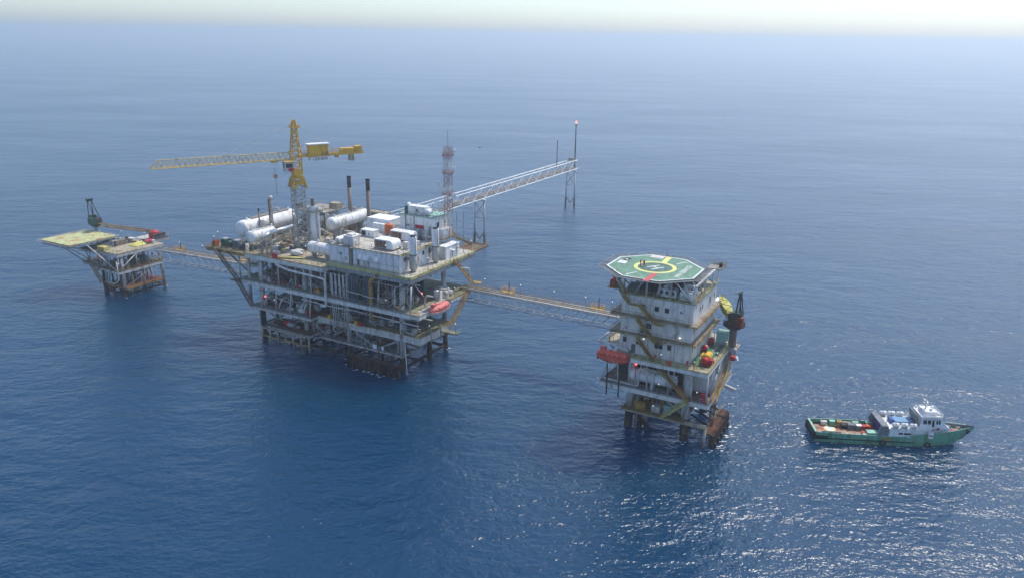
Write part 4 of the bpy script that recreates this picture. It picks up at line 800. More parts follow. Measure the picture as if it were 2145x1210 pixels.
railing(ub, [(-12.6, 16.5, 6.0), (-2.0, 16.5, 6.0), (-2.0, 23.7, 6.0)], 'grey'); MB().lathe([(.5, -.02), (.5, .02)], 14).build(ub, 'round_sign', 'red', False, (-1.6, 17.5, 1.2), (R(90), 0, R(30)))
ct = thing('roof_container', 'white container with dark green end on the pale green roof', 'container', FM, -8.0, 18.4, 35.4)
box(ct, 'body', -2.3, 3.0, -1.1, 1.1, .12, 2.3, 'cleanwhite'); box(ct, 'green_end', -3.4, -2.303, -1.1, 1.1, .12, 2.0, 'darkgreen'); box(ct, 'base', -3.4, 3.0, -1.1, 1.1, .01, .118, 'darkgrey'); box(ct, 'vent', .3, .8, -1.16, -1.103, .8, 1.7, 'darkgrey'); box(ct, 'vent', .95, 1.2, -1.16, -1.103, .7, 1.2, 'darkgrey'); MB().lathe([(.6, 0), (.6, .5), (.3, .75)], 14).build(ct, 'cowl', 'cleanwhite', True, (-2.8, 0, 2.02)); vessel(ct, 'round_duct', (3.5, 0, 1.0), .75, 2.4, 'Y', 'cleanwhite', 14)

at = thing('antenna_tower', 'red and white lattice antenna tower with dishes beside the white building', 'antenna tower', FM, -0.8, 21.8, 29.4)
def lattice_color(par, h, z0, z1, bays, mats):
    for i in range(bays):
        za, zb = z0 + (z1 - z0) * i / bays, z0 + (z1 - z0) * (i + 1) / bays; mt = mats[i % len(mats)]
        m = MB(); c = [(h, h), (h, -h), (-h, -h), (-h, h)]
        for k in range(4):
            a, b = c[k], c[(k + 1) % 4]
            m.bar((*a, za), (*a, zb), .12); m.bar((*a, za), (*b, zb), .06); m.bar((*b, za), (*a, zb), .06); m.bar((*a, zb), (*b, zb), .06)
        m.build(par, 'mast_section', mt)
lattice_color(at, 0.75, 0.02, 23.6, 14, ('mastred', 'mastred', 'lightgrey', 'lightgrey'))
for z in (11.4, 16.8, 21.2):
    box(at, 'platform', -1.1, 1.1, -1.1, 1.1, z, z + .1, 'mastred'); railing(at, [(-1.1, -1.1, z + .1), (1.1, -1.1, z + .1), (1.1, 1.1, z + .1), (-1.1, 1.1, z + .1), (-1.1, -1.1, z + .1)], 'mastred', .9, 1.1, .05)
rod(at, 'whip_antenna', (0, 0, 23.6), (0, 0, 27.6), .08, 'stackbrown', 6)
def dish(x, y, z, r, rz, tilt=90):
    d = MB().lathe([(.05, 0), (r * .5, .06), (r * .85, .2), (r, .34), (r, .42), (r * .9, .45)], 18); o = d.build(at, 'dish', 'cleanwhite', True, (x, y, z), (R(tilt), 0, R(rz))); MB().bar((x * .3, y * .3, z), (x, y, z), .12).build(o, 'dish_arm', 'grey')
dish(-2.1, -1.2, 13.6, 1.15, 25); dish(-2.3, -1.3, 8.6, 1.15, 25); dish(1.9, -.6, 11.6, .65, 60); dish(1.8, -.5, 18.3, .6, 60); dish(1.3, .6, 22.6, .5, 60)
for x, y in ((2.8, -.4), (2.9, 2.6)): rod(at, 'guy_post', (x, y, -4.38), (x, y, 7.0), .1, 'grey', 6)

def silencer(label, y):
    t = thing('exhaust_silencer', label, 'exhaust', FM, 0.9, y, 25.0, 0, 'upright exhaust silencers')
    MB().lathe([(.62, .02), (.62, .5), (.95, .7), (.95, 4.0), (.7, 4.3)], 18).build(t, 'lower_drum', 'decklight', True); MB().lathe([(.88, 4.31), (.9, 4.4), (.9, 8.6), (.8, 8.75)], 18).build(t, 'upper_drum', 'cleanwhite', True); MB().lathe([(.7, 8.76), (.72, 9.05)], 18).build(t, 'dark_rim', 'black'); rod(t, 'support_ring', (0, 0, 4.2), (0, 0, 4.32), 1.0, 'rust', 18); pipe(t, 'drain_pipe', [(.6, -.3, 9.0), (1.1, -.5, 8.5), (1.1, -.5, 4.4)], .08, 'darkgrey'); rod(t, 'inlet', (0, 0, 3.2), (-1.6, 0, 3.2), .5, 'decklight', 12)
silencer('upright white exhaust silencer at the near corner of the grey building', 3.6); silencer('upright white exhaust silencer beside the plain white deck cabin', 13.2)
dcab = thing('deck_cabin', 'plain white box cabin on the deck edge beside the lattice antenna tower', 'cabin', FM, -0.1, 20.0, 25.0)
box(dcab, 'body', -1.7, 1.8, -3.2, 3.1, .02, 3.2, 'cleanwhite'); box(dcab, 'roof', -1.8, 1.9, -3.3, 3.2, 3.21, 3.3, 'cleanwhite'); box(dcab, 'awning', 1.803, 2.4, -.8, .4, 1.9, 2.0, 'cleanwhite'); box(dcab, 'awning', 1.803, 2.5, 1.6, 2.4, 2.1, 2.25, 'grey'); box(dcab, 'door', 1.803, 1.85, -.7, .2, .1, 1.8, 'grey')

def generator(label, x, y, z, L=5.6, w=3.4):
    t = thing('generator', label, 'generator', FM, x, y, z, 0, 'generator sets on the roof of the grey building'); h = 2.5; r = 1.1; n = 5
    prof = [(0, .4), (L, .4)] + [(L - r + r * math.cos(a), h - r + r * math.sin(a)) for a in [math.pi / 2 * i / n for i in range(n + 1)]] + [(0, h)]
    k = len(prof); v = [(p[0], 0, p[1]) for p in prof] + [(p[0], w, p[1]) for p in prof]
    f = [tuple(range(k)), tuple(range(k, 2 * k))[::-1]] + [(i + 1 if i + 1 < k else 0, i, i + k, (i + 1) % k + k) for i in range(k)]
    put(t, 'canopy', mesh_of('canopy', v, f, 'cleanwhite')); box(t, 'louvre_panel', -.06, -.003, .2, w - .2, .5, 2.3, 'stackbrown'); box(t, 'louvre_panel', .1, 3.6, -.06, -.003, .5, 2.25, 'stackbrown'); box(t, 'skid', -.2, L + .1, .1, w - .1, .02, .39, 'stackbrown')
    for i in range(3): box(t, 'canopy_seam', 1.2 + i * 1.3, 1.26 + i * 1.3, .05, w - .05, h + .003, h + .05, 'lightgrey'); box(t, 'louvre_post', .9 + i * 1.1, 1.0 + i * 1.1, -.12, -.062, .5, 2.25, 'rust')
    return t
generator('white generator with round end and brown louvres at the front of the grey roof', -9.9, 2.5, 29.55); generator('white generator with brown louvres in the middle of the grey roof', -12.0, 11.6, 29.55, 6.6, 3.0)
def cabinet(name, label, cat, x, y, z, w, d, h, mat, extra=()):
    t = thing(name, label, cat, FM, x, y, z); box(t, 'body', 0, w, 0, d, .12, h, mat); box(t, 'base', .1, w - .1, .1, d - .1, .01, .118, 'darkgrey'); box(t, 'lid', -.05, w + .05, -.05, d + .05, h + .003, h + .12, mat)
    for e in extra: box(t, *e)
    return t
cabinet('transformer', 'grey-blue transformer box on the left front of the grey roof', 'transformer', -18.2, 0.9, 29.55, 3.0, 2.6, 2.4, 'palegrey', [('cooling_fin', -.35, -.052, .3, 2.3, .4, 2.0, 'palegrey'), ('cap', .4, 2.4, .5, 2.0, 2.53, 2.9, 'palegrey')])
cabinet('air_conditioner', 'white air conditioning box with dark intake on the grey roof', 'air conditioner', -20.8, 10.8, 29.55, 4.2, 2.2, 1.7, 'cleanwhite', [('intake', .2, 1.5, -.06, -.003, .3, 1.5, 'black'), ('panel', 2.4, 2.7, -.06, -.003, .6, 1.0, 'darkgrey')])
cabinet('roof_house', 'white plant house at the back left of the grey roof', 'plant house', -24.6, 18.2, 29.4, 7.6, 5.4, 3.2, 'cleanwhite', [('annex', 3.0, 8.8, -1.6, -.06, .01, 2.4, 'cleanwhite')])
ort = thing('fuel_tank', 'orange-red upright tank in front of the white plant house', 'tank', FM, -15.4, 15.6, 29.55)
MB().lathe([(1.05, .5), (1.1, .55), (1.1, 2.7), (.9, 2.9), (.2, 3.05)], 16).build(ort, 'shell', 'orange', True); MB().lathe([(.9, .02), (.9, .5)], 12).build(ort, 'stand', 'grey'); rod(ort, 'outlet', (0, -1.0, .9), (0, -1.8, .9), .12, 'grey')
pr = thing('pipe_rack', 'cluster of grey pump columns in front of the white building', 'pump set', FM, -6.5, 15.0, 29.55)
for i in range(6): rod(pr, 'pump_column', (i * .8, (i % 2) * .7, .1), (i * .8, (i % 2) * .7, 2.2 + (i % 3) * .5), .22, ('grey', 'lightgrey', 'darkgrey')[i % 3], 10)
box(pr, 'skid', -.5, 4.6, -.5, 1.2, .01, .12, 'grey'); pipe(pr, 'header', [(-.3, .3, 1.2), (4.4, .3, 1.2)], .2, 'lightgrey')
nc = cabinet('dark_container', 'dark navy container between the clean white vessel and the grey building', 'container', -26.2, 12.8, 23.9, 3.0, 5.4, 3.6, 'navy', [('frame_rail', -.4, 3.4, -1.2, -1.1, .05, .15, 'orange')])
box(nc, 'orange_rail', -.6, -.5, -1.2, 4, 2.2, 2.35, 'orange'); rod(nc, 'rail_post', (-.55, -1.1, .02), (-.55, -1.1, 2.3), .07, 'orange'); rod(nc, 'rail_post', (-.55, 2, .02), (-.55, 2, 2.3), .07, 'orange')
gt = cabinet('pale_housing', 'low cream machinery housing left of the transformer box', 'housing', -21.6, 2.0, 29.55, 2.6, 6.0, 1.3, 'white'); rod(gt, 'round_drum', (.4, -.2, .75), (2.0, -.2, .75), .7, 'white', 14)
bk = thing('black_winch', 'black winch behind the white plant house', 'winch', FM, -14.6, 22.2, 29.4)
boxes(bk, [('frame', -1.8, 1.8, -.8, .8, .02, .6, 'black'), ('motor', -1.6, -.4, -.6, .6, .62, 2.0, 'black')]); rod(bk, 'drum', (.6, -.7, 1.2), (.6, .7, 1.2), .7, 'black', 12); rod(bk, 'exhaust_tube', (1.2, .4, 1.0), (5.0, .8, 2.4), .35, 'cleanwhite', 12); rod(bk, 'exhaust_tube', (-2.0, -1.6, 1.6), (2.2, -2.2, 2.4), .35, 'cleanwhite', 12)
for x, y, z, h in ((-3.6, 5.6, 29.55, 1.8), (-2.6, 8.5, 29.55, 1.6), (-13.6, 8.4, 29.55, 1.4)): box(sb, 'roof_cabinet', x, x + 1.3, y, y + 1.1, 4.56, 4.56 + h, 'lightgrey'); rod(sb, 'roof_pipe', (x + .2, y - .5, 5.2), (x - 4, y - .3, 5.2), .1, 'grey')

# ---------------------------------------------------------------- lifeboats
def lifeboat(name, label, fr, x, y, z, rz, L, mat, hullmat, group=None, hs=1.4):
    t = thing(name, label, 'lifeboat', fr, x, y, z, rz, group); n = 16
    def loft(sec, mt, nm):
        v = []; f = []; k = None
        for i in range(n + 1):
            u = i / n; ring = sec(u); k = len(ring); v += ring
        for i in range(n):
            for j in range(k - 1): f.append((i * k + j, i * k + j + 1, (i + 1) * k + j + 1, (i + 1) * k + j))
            f.append((i * k + k - 1, i * k, (i + 1) * k, (i + 1) * k + k - 1))
        f.append(tuple(range(k))[::-1]); f.append(tuple(range(n * k, (n + 1) * k)))
        o = put(t, nm, mesh_of(nm, v, f, mt, True)); return o
    def wid(u): return max(.06, (1 - abs(2 * u - 1) ** 2.6) ** .62) * L * .155
    def hull(u):
        w = wid(u); xx = (u - .5) * L; sh = .25 * abs(2 * u - 1) ** 2; kz = (-.95 + .75 * abs(2 * u - 1) ** 3) * hs
        return [(xx, w * a, b * (0.0 + sh) + (1 - b) * kz) for a, b in ((-1, 1), (-.97, .6), (-.72, .25), (-.3, .04), (0, 0), (.3, .04), (.72, .25), (.97, .6), (1, 1))]
    def top(u):
        w = wid(u) * .96; xx = (u - .5) * L * .97; sh = .25 * abs(2 * u - 1) ** 2; h = (.95 * (1 - abs(2 * u - 1) ** 3.2) ** .5 + .05) * hs
        return [(xx, w * math.cos(a), sh + .02 + h * math.sin(a) ** .8) for a in [math.pi * i / 8 for i in range(9)]]
    loft(hull, hullmat, 'hull'); loft(top, mat, 'canopy')
    box(t, 'conning_tower', -L * .36, -L * .22, -.5, .5, .75 * hs, 1.45 * hs, mat); box(t, 'hatch', -.6, .6, -.5, .5, .97 * hs, 1.06 * hs, mat)
    for i in range(4): box(t, 'porthole', -L * .2 + i * L * .14, -L * .2 + i * L * .14 + .3, -L * .15 - .0, -L * .15 + .04, .42 * hs, .6 * hs, 'glass')
    MB().tube([((u - .5) * L, -wid(u) * 1.0 - .03, .25 * abs(2 * u - 1) ** 2) for u in [i / 14 for i in range(15)]], .07, 6).build(t, 'rubbing_strake', mat, True); rod(t, 'propeller_guard', (-L * .42, 0, -.75), (-L * .46, 0, -.75), .35, 'darkgrey', 10)
    return t
lifeboat('lifeboat', 'faded pink-red lifeboat hanging on the production platform', FM, 6.4, 6.4, 15.7, 90, 8.6, 'lifeboatpink', 'lightgrey')

# ================================================================ accommodation platform (right)
ap = thing('accommodation_platform', 'steel jacket and lower decks carrying the accommodation block and helideck', 'platform', FA)
for x, y in ((-0.4, 1.5), (-12.0, 1.5), (-0.4, 15.5), (-12.0, 15.5)):
    leg(ap, (x + (.5 if x > -1 else -.5), y + (-.6 if y < 2 else .6), -6), (x, y, 16.6), .85, 4.2)
deck(ap, -18.6, 4.9, -1.0, 18.5, 9.8, 'deckbrown', 'palegrey', 1.0)
deck(ap, -11.4, 4.8, -2.9, 20.5, 17.2, 'decktan', 'palegrey', .8); deck(ap, -15.6, -11.42, 0.2, 20.5, 17.2, 'decktan', 'palegrey', .8)
deck(ap, -19.4, -15.62, 4.0, 20.5, 17.2, 'decktan', 'palegrey', .5)
box(ap, 'deck_coating', .7, 2.0, -.8, 16.5, 17.203, 17.212, 'deckgreen'); box(ap, 'deck_coating', 2.8, 3.5, 3.5, 15.5, 17.203, 17.212, 'deckgreen'); box(ap, 'deck_coating', .1, 2.0, 2.0, 4.0, 17.214, 17.22, 'deckgreen')
deck(ap, -13.4, .2, -1.2, 2.0, 4.8, 'deckbrown', 'decktan', .35, 4); rod(ap, 'brace', (.3, -.6, 4.5), (4.9, -.8, 4.6), .5, 'decktan', 12)
deck(ap, -12.6, .2, 2.02, 15.5, 4.8, 'grating', 'grey', .35, 4, sides='b')
for a, b in (((-12, 1.5), (-.4, 1.5)), ((-.4, 1.5), (-.4, 15.5)), ((-12, 1.5), (-12, 15.5)), ((-12, 15.5), (-.4, 15.5))):
    rod(ap, 'brace', (*a, 4.3), (*b, 4.3), .32, 'lightgrey'); rod(ap, 'brace', (*a, 3.6), (*b, -6), .4, 'legdark'); rod(ap, 'brace', (*a, 5.0), ((a[0] + b[0]) / 2, (a[1] + b[1]) / 2, 8.6), .22, 'lightgrey'); rod(ap, 'brace', (*b, 5.0), ((a[0] + b[0]) / 2, (a[1] + b[1]) / 2, 8.6), .22, 'lightgrey')
for i, (x, y) in enumerate(((-10.4, 0.4), (-9.6, 1.2), (-9.2, 3), (-11.2, 4), (-10.2, 6))): rod(ap, 'conductor', (x, y, -5), (x, y, 9), .35, ('stackbrown', 'legdark', 'decktan')[i % 3], 10)
# lower level: storage vessel, rooms, clutter
boxes(ap, [('store_room', -.2, 4.0, 4.2, 15, 9.82, 14.6, 'palegrey'), ('store_room', -11, -2, 8, 16, 9.82, 16.2, 'darkgrey'), ('store_room', -17.6, -13.4, 6, 16, 9.82, 13.5, 'pipedark'), ('switch_box', -1.9, -.9, -.2, .4, 9.82, 11.6, 'red'), ('switch_box', 3.0, 4.2, -.4, .6, 9.82, 11.4, 'red'), ('pump_skid', -11, -8.4, 0, 2, 4.82, 6.6, 'ochre'), ('pump_skid', -7.2, -5.4, 0.2, 2, 4.82, 6.2, 'lightgrey'), ('pump_skid', -4.6, -3, 0.4, 2, 4.82, 6.8, 'teal')])
for i in range(12):
    x = rng.uniform(-11, 0); pipe(ap, 'process_pipe', [(x, .6 + i % 3, 4.9), (x, .6 + i % 3, 7.2 + (i % 4) * .4), (x + rng.uniform(-3, 3), .8 + i % 3, 7.6), (x, 1 + i % 3, 8.6)], rng.choice((.1, .15, .2)), rng.choice(('palegrey', 'ochre', 'lightgrey', 'stackbrown')))
for i in range(14):
    x = rng.uniform(-14, 4); y = rng.uniform(4.5, 7.5); pipe(ap, 'process_pipe', [(x, y, 9.9), (x, y, 13 + (i % 3)), (x + rng.uniform(-4, 4), y, 14 + (i % 3) * .5), (x, y + 2, 15.8)], rng.choice((.12, .18)), rng.choice(('palegrey', 'grey', 'stackbrown')))
for x in (-14.6, -8.2, -3.6, 1.2, 4.4): rod(ap, 'column', (x, -.7, 9.8), (x, -1.6 if x < 4 else -1.2, 16.3), .18, 'palegrey')
for x in (-15, -9, -2): pipe(ap, 'hanging_hook', [(x, -2.7, 16.4), (x, -3.1, 15.4), (x + .5, -3.1, 15.0), (x + .9, -3.0, 15.7)], .09, 'lightgrey')
rod(ap, 'brace', (-12.6, .5, 9.9), (-12.6, .5, 16.4), .3, 'lightgrey'); rod(ap, 'brace', (4.2, 3, 9.9), (4.4, 9, 16.4), .25, 'palegrey'); rod(ap, 'brace', (4.4, 9, 9.9), (4.4, 15, 16.4), .25, 'palegrey'); rod(ap, 'pipe_stub', (4.0, 12.5, 9.0), (7.6, 11.6, 8.6), .38, 'lightgrey', 12)
pipe(ap, 'hose_pipe', [(-18.0, -.5, 10.4), (-10.2, -.6, 10.2), (-10.2, -.6, 14.2), (-8.6, -.6, 14.6), (-2, -.8, 14.2)], .2, 'palegrey')
for x in (-16.9, -14.2): rod(ap, 'hanging_fender_pole', (x, -1.4, 14.6), (x + .1, -1.5, 7.2), .16, 'cranegreen', 8); rod(ap, 'fender_strut', (x, -1.4, 14.2), (x - 1.6, -1.0, 9.9), .08, 'grey')
for pts, m in (([(-18.6, 5, 9.8), (-18.6, -1, 9.8), (4.9, -1, 9.8), (4.9, 18, 9.8)], 'grey'), ([(-11.4, -2.9, 17.2), (4.8, -2.9, 17.2), (4.8, 18, 17.2)], 'paleyellow'), ([(-13.4, -1.2, 4.8), (.2, -1.2, 4.8)], 'ochre'), ([(-19.4, 4, 17.2), (-19.4, 18, 17.2)], 'ochre')): railing(ap, pts, m)
stair(ap, (-7.0, -2.0, 17.2), (1.2, -2.0, 9.9), 1.1, 'ochre'); stair(ap, (5.6, 16.5, 17.2), (5.6, .2, 9.9), 1.0, 'ochre', (1, 0, 0)); stair(ap, (1.0, -1.7, 9.8), (-4.4, -1.7, 4.9), 1.0, 'paleyellow')
rod(ap, 'stair_strut', (1.2, -1.9, 9.6), (-.2, -1.0, 5), .12, 'decktan')
al = box(ap, 'boat_landing', 4.6, 6.0, -.6, 12.6, 2.9, 3.2, 'rust')
for i in range(15): box(al, 'fender', 6.02, 6.6, -.5 + i * .88, .0 + i * .88, -1.6, 3.1, 'rust' if i % 3 else 'legdark')
for z in (.8, 2.0): rod(al, 'wale', (5.8, -.8, z), (5.8, 12.8, z), .3, 'legdark')
for i in range(5): rod(al, 'strut', (4.8, .2 + i * 2.9, 3), (.3, 1.5 + i * 2.6, 4.4), .22, 'rust'); box(al, 'hanging_tyre', 6.62, 6.95, .3 + i * 2.6, 1.2 + i * 2.6, .1, 1.0, 'rubber')
stair(al, (4.6, 6.2, 9.6), (4.6, 4.0, 3.3), .9, 'rustred', (1, 0, 0)); railing(al, [(4.6, -.5, 3.2), (4.6, 12.5, 3.2)], 'ochre'); rod(al, 'corner_post', (4.7, -.7, -2), (4.7, -.7, 4.2), .3, 'decktan'); railing(al, [(.2, -.6, 2.0), (4.6, -.6, 2.0)], 'decktan', 1.0, 2)
box(ap, 'lifeboat_gantry', -18.9, -12.4, -2.2, -1.8, 18.9, 19.2, 'lightgrey'); box(ap, 'lifeboat_gantry', -19.35, -18.95, -2.2, 4.2, 18.9, 19.2, 'lightgrey'); rod(ap, 'gantry_leg', (-18.8, 3.8, 17.2), (-18.8, 3.8, 18.6), .18, 'grey'); rod(ap, 'gantry_leg', (-12.6, .3, 17.2), (-12.6, -2.0, 19.0), .2, 'lightgrey'); box(ap, 'embarkation_platform', -15.6, -12.2, -.7, .19, 17.0, 17.18, 'decktan'); rod(ap, 'gantry_leg', (-16.5, .6, 17.2), (-16.5, -2.0, 19.0), .16, 'grey')
for x, y, z in ((-18, 4.2, 17.2), (-5, -2.8, 17.2), (4.6, 4, 17.2), (4.7, 11, 17.2), (-5.6, -.9, 9.8), (2.4, -.8, 9.8), (-6.4, -1.1, 4.8), (-14.8, 2, 25.6)): lamp(ap, x, y, z, 2.0)
rod(ap, 'warning_lamp_post', (-10.9, -.6, 9.8), (-10.9, -.6, 15.0), .07, 'red'); box(ap, 'warning_lamp', -11.1, -10.7, -.8, -.4, 15.0, 15.4, 'redlamp')
tv = thing('storage_vessel', 'white horizontal storage vessel on the lower deck under the accommodation block', 'pressure vessel', FA, -7.4, 0.9, 9.8)
vessel(tv, 'shell', (0, 0, 2.5), 1.35, 10.4, 'X', 'tank')
for x in (-3.6, 0, 3.6): box(tv, 'saddle', x - .2, x + .2, -1.1, 1.1, .02, 1.7, 'palegrey')
rod(tv, 'nozzle', (-2, 0, 3.8), (-2, 0, 4.5), .2, 'palegrey'); MB().lathe([(1.38, -.1), (1.38, .1)], 24, (.6, 0, 2.5), 'X').build(tv, 'shell_band', 'lightgrey', True)
lifeboat('lifeboat', 'bright orange-red lifeboat hanging beside the accommodation block', FA, -15.6, -1.9, 16.2, 0, 7.6, 'lifeboat', 'lifeboat')
for n_, l, x, y in (('rescue_raft_canister', 'red drum near the middle of the green deck strip', .9, 8.4), ('rescue_raft_canister', 'red drum at the far end of the green deck strip', .9, 13.4)):
    t = thing(n_, l, 'drum', FA, x, y, 17.22, 0, 'red drums on the green deck strip'); vessel(t, 'shell', (0, 0, .95), .62, 1.5, 'Y', 'red', 16); box(t, 'cradle', -.4, .4, -.5, .5, .01, .5, 'rustred'); MB().lathe([(.64, -.08), (.64, .08)], 16, (0, 0, .95), 'Y').build(t, 'strap', 'linewhite')
tk = thing('water_tank', 'pale teal square tank at the far corner of the right deck', 'tank', FA, 1.7, 13.9, 17.22)
boxes(tk, [('body', 0, 2.2, 0, 2.6, .6, 2.6, 'teal'), ('top', -.05, 2.25, -.05, 2.65, 2.61, 2.8, 'palegreen'), ('stand', .2, 2.0, .2, 2.4, .01, .59, 'grey')]); rod(tk, 'pipe', (-.3, -.2, .1), (-.3, -.2, 2.9), .1, 'palegrey')
cm = thing('concrete_mixer', 'ochre and red mixer machine near the right front corner of the deck', 'mixer', FA, 3.4, 1.6, 17.22)
vessel(cm, 'drum', (-.2, .4, 1.7), .8, 2.6, 'Y', 'craneyellow', 14); rod(cm, 'drum_mouth', (-.2, -.9, 1.5), (-.2, -1.7, 1.2), .7, 'red', 14, .5); boxes(cm, [('frame', -1.0, .7, -1.4, 1.6, .1, .4, 'rustred'), ('engine', .3, 1.0, -.8, .4, .42, 1.5, 'red'), ('side_plate', -1.3, -1.05, -.8, 1.0, .42, 2.2, 'craneyellow')]); rod(cm, 'wheel', (-1.1, .9, .4), (-.95, .9, .4), .38, 'rubber', 12); rod(cm, 'wheel', (.9, .9, .4), (1.05, .9, .4), .38, 'rubber', 12)
lr = thing('lifebuoy', 'orange lifebuoy on the railing of the accommodation deck edge', 'lifebuoy', FA, -3.3, -3.02, 17.8)
MB().tube([(.38 * math.cos(a), 0, .38 * math.sin(a)) for a in [2 * math.pi * i / 16 for i in range(17)]], .13, 8).build(lr, 'ring', 'orange', True); box(lr, 'backing', -.5, .5, .05, .07, -.5, .5, 'orange')
lb = thing('lifebuoy_light', 'red and white round float hung at the far right edge', 'float', FA, 6.4, 10.5, 15.8)
vessel(lb, 'shell', (0, 0, .4), .6, 1.3, 'X', 'red', 12); rod(lb, 'cap', (.7, 0, .4), (1.0, 0, .5), .5, 'cleanwhite', 12); rod(lb, 'bracket', (0, 0, .4), (-1.7, 0, .5), .1, 'grey')

# ---------------------------------------------------------------- accommodation block
ab = thing('accommodation_block', 'three-storey pale grey accommodation block with ochre stairways below the green helideck', 'building', FA, 0, 0, 17.2)
ZS = (0.9, 4.7, 8.5, 12.6)        # floor levels above the main deck
for i in range(3):
    z0, z1 = ZS[i] if i else .01, ZS[i + 1]
    w = box(ab, 'storey', -15, 0, 0, 17, z0, z1, 'wallfront')
    box(w, 'side_cladding', .003, .06, .05, 16.95, z0 + .05, z1 - .05, 'wallside')
    for x in (-13.6, -8.9, -3.2): box(w, 'panel_joint', x, x + .1, -.05, -.003, z0 + .1, z1 - .1, 'grey')
box(ab, 'roof', -15.2, .3, -.2, 17.2, 12.61, 12.8, 'decktan')
for x in (-10.9, -7.9, -5.8): window(ab, x, x + .85, 0, 0, 10.0, 11.0, 'f')
window(ab, -9.6, -8.4, 0, 0, 6.0, 7.1, 'f')
for x in (-14.3, -11.4, -4.7): window(ab, x, x + .8, 0, 0, 2.2, 3.3, 'f')
window(ab, -7.4, -6.6, 0, 0, 2.1, 3.3, 'f'); window(ab, -6.5, -5.7, 0, 0, 2.1, 3.3, 'f'); box(ab, 'wall_lamp', -2.6, -2.2, -.3, -.003, 10.6, 10.8, 'black')
for y in (4.4, 6.1, 11.6, 15.2): window(ab, .06, 0, y, y + .6, 9.9, 11.1, 'r')
for y in (1.2, 5.6, 9.5, 13.5): window(ab, .06, 0, y, y + .55, 6.2, 7.2, 'r'); window(ab, .06, 0, y, y + .55, 2.2, 3.3, 'r')
box(ab, 'door', -10.6, -9.7, -.06, -.003, 4.8, 6.8, 'darkgrey'); box(ab, 'door', -12.4, -11.5, -.06, -.003, .1, 2.0, 'darkgrey')
for z, xl in ((8.5, -16.9), (4.6, -16.8)):
    a = box(ab, 'walkway', xl, 1.4, -1.4, -.003, z - .2, z - .06, 'grating'); box(a, 'walkway_side', .063, 1.4, .0, 17.4, z - .2, z - .06, 'grating'); box(a, 'walkway_side', xl, -15.003, .0, 6, z - .22, z - .06, 'decktan')
    box(a, 'fascia', xl, 1.4, -1.46, -1.403, z - .26, z - .05, 'decktan'); box(a, 'fascia', 1.403, 1.46, -1.4, 17.4, z - .26, z - .05, 'ochre')
    railing(ab, [(xl, 5.5, z - .06), (xl, -1.4, z - .06), (1.4, -1.4, z - .06), (1.4, 17.4, z - .06)], 'ochre', 1.1, 1.8, .045)
    for i in range(9): rod(a, 'bracket', (xl + 1 + i * 2.1, -1.3, z - .2), (xl + 1 + i * 2.1, -.05, z - 1.1), .06, 'grey', 6)
stair(ab, (-14.2, -2.0, 12.9), (-12.6, -2.0, 11.4), 1, 'ochre'); box(ab, 'stair_landing', -12.6, -10.6, -2.5, -1.45, 11.2, 11.35, 'ochre'); stair(ab, (-10.6, -2.0, 11.4), (-7.0, -2.0, 8.0), 1, 'ochre'); box(ab, 'stair_landing', -7.0, -5.2, -2.6, -1.47, 7.9, 8.05, 'ochre')
stair(ab, (-10.8, -2.0, 8.3), (-7.0, -2.0, 4.2), 1, 'ochre'); box(ab, 'stair_landing', -7, -5.0, -2.6, -1.47, 4.05, 4.2, 'ochre'); stair(ab, (-10.6, -2.0, 4.3), (-7.0, -2.0, .2), 1, 'ochre')
for p in ([(-12.6, -2.5, 11.35), (-10.6, -2.5, 11.35)], [(-7, -2.6, 8.05), (-5.2, -2.6, 8.05)], [(-7, -2.6, 4.2), (-5, -2.6, 4.2)]): railing(ab, p, 'ochre')
railing(ab, [(-15.2, -.2, 12.8), (.3, -.2, 12.8), (.3, 17.2, 12.8)], 'paleyellow')
boxes(ab, [('roof_plant_room', -12.6, -1.5, 4.5, 14, 12.82, 16.6, 'darkgrey'), ('roof_locker', -14.2, -12.2, .8, 2.4, 12.82, 14.6, 'darkgrey'), ('roof_locker', -11.5, -9.2, .4, 2.0, 12.82, 15.0, 'navy')])
for x, z in ((-2.4, 5.2), (-6.4, 8.0), (-14.2, 4.2), (-9.9, 3.6)): box(ab, 'wall_lamp', x, x + .3, -.4, -.003, z, z + .15, 'lamp' if x != -6.4 else 'cleanwhite')
ac = thing('condenser_unit', 'white condenser unit with three round fans on the block roof', 'air conditioner', FA, -7.6, .3, 30.0)
box(ac, 'body', 0, 3.7, 0, 1.5, .5, 2.1, 'white')
for i in range(3): rod(ac, 'fan', (.7 + i * 1.15, -.06, 1.4), (.7 + i * 1.15, -.003, 1.4), .42, 'darkgrey', 16)
for x in (.1, 1.8, 3.5): box(ac, 'stand', x, x + .12, .1, 1.4, .01, .49, 'grey')
ah = thing('air_handler', 'white air handling unit with curved duct at the roof corner', 'air handler', FA, -3.1, .3, 30.0)
box(ah, 'body', 0, 2.5, 0, 2.0, .3, 2.0, 'cleanwhite'); box(ah, 'top_box', .4, 1.8, .2, 1.4, 2.01, 2.5, 'cleanwhite'); box(ah, 'grille', .3, 2.2, -.06, -.003, .6, 1.4, 'palegrey'); box(ah, 'badge', 1.3, 1.8, -.09, -.062, .7, 1.0, 'bluepale'); pipe(ah, 'curved_duct', [(.6, 1.6, 2.3), (.8, 1.6, 3.0), (2.6, 1.4, 2.9), (3.1, 1.0, 1.6)], .45, 'cleanwhite', 10)
for x in (.1, 2.3): box(ah, 'stand', x, x + .12, .1, 1.9, .01, .29, 'grey')

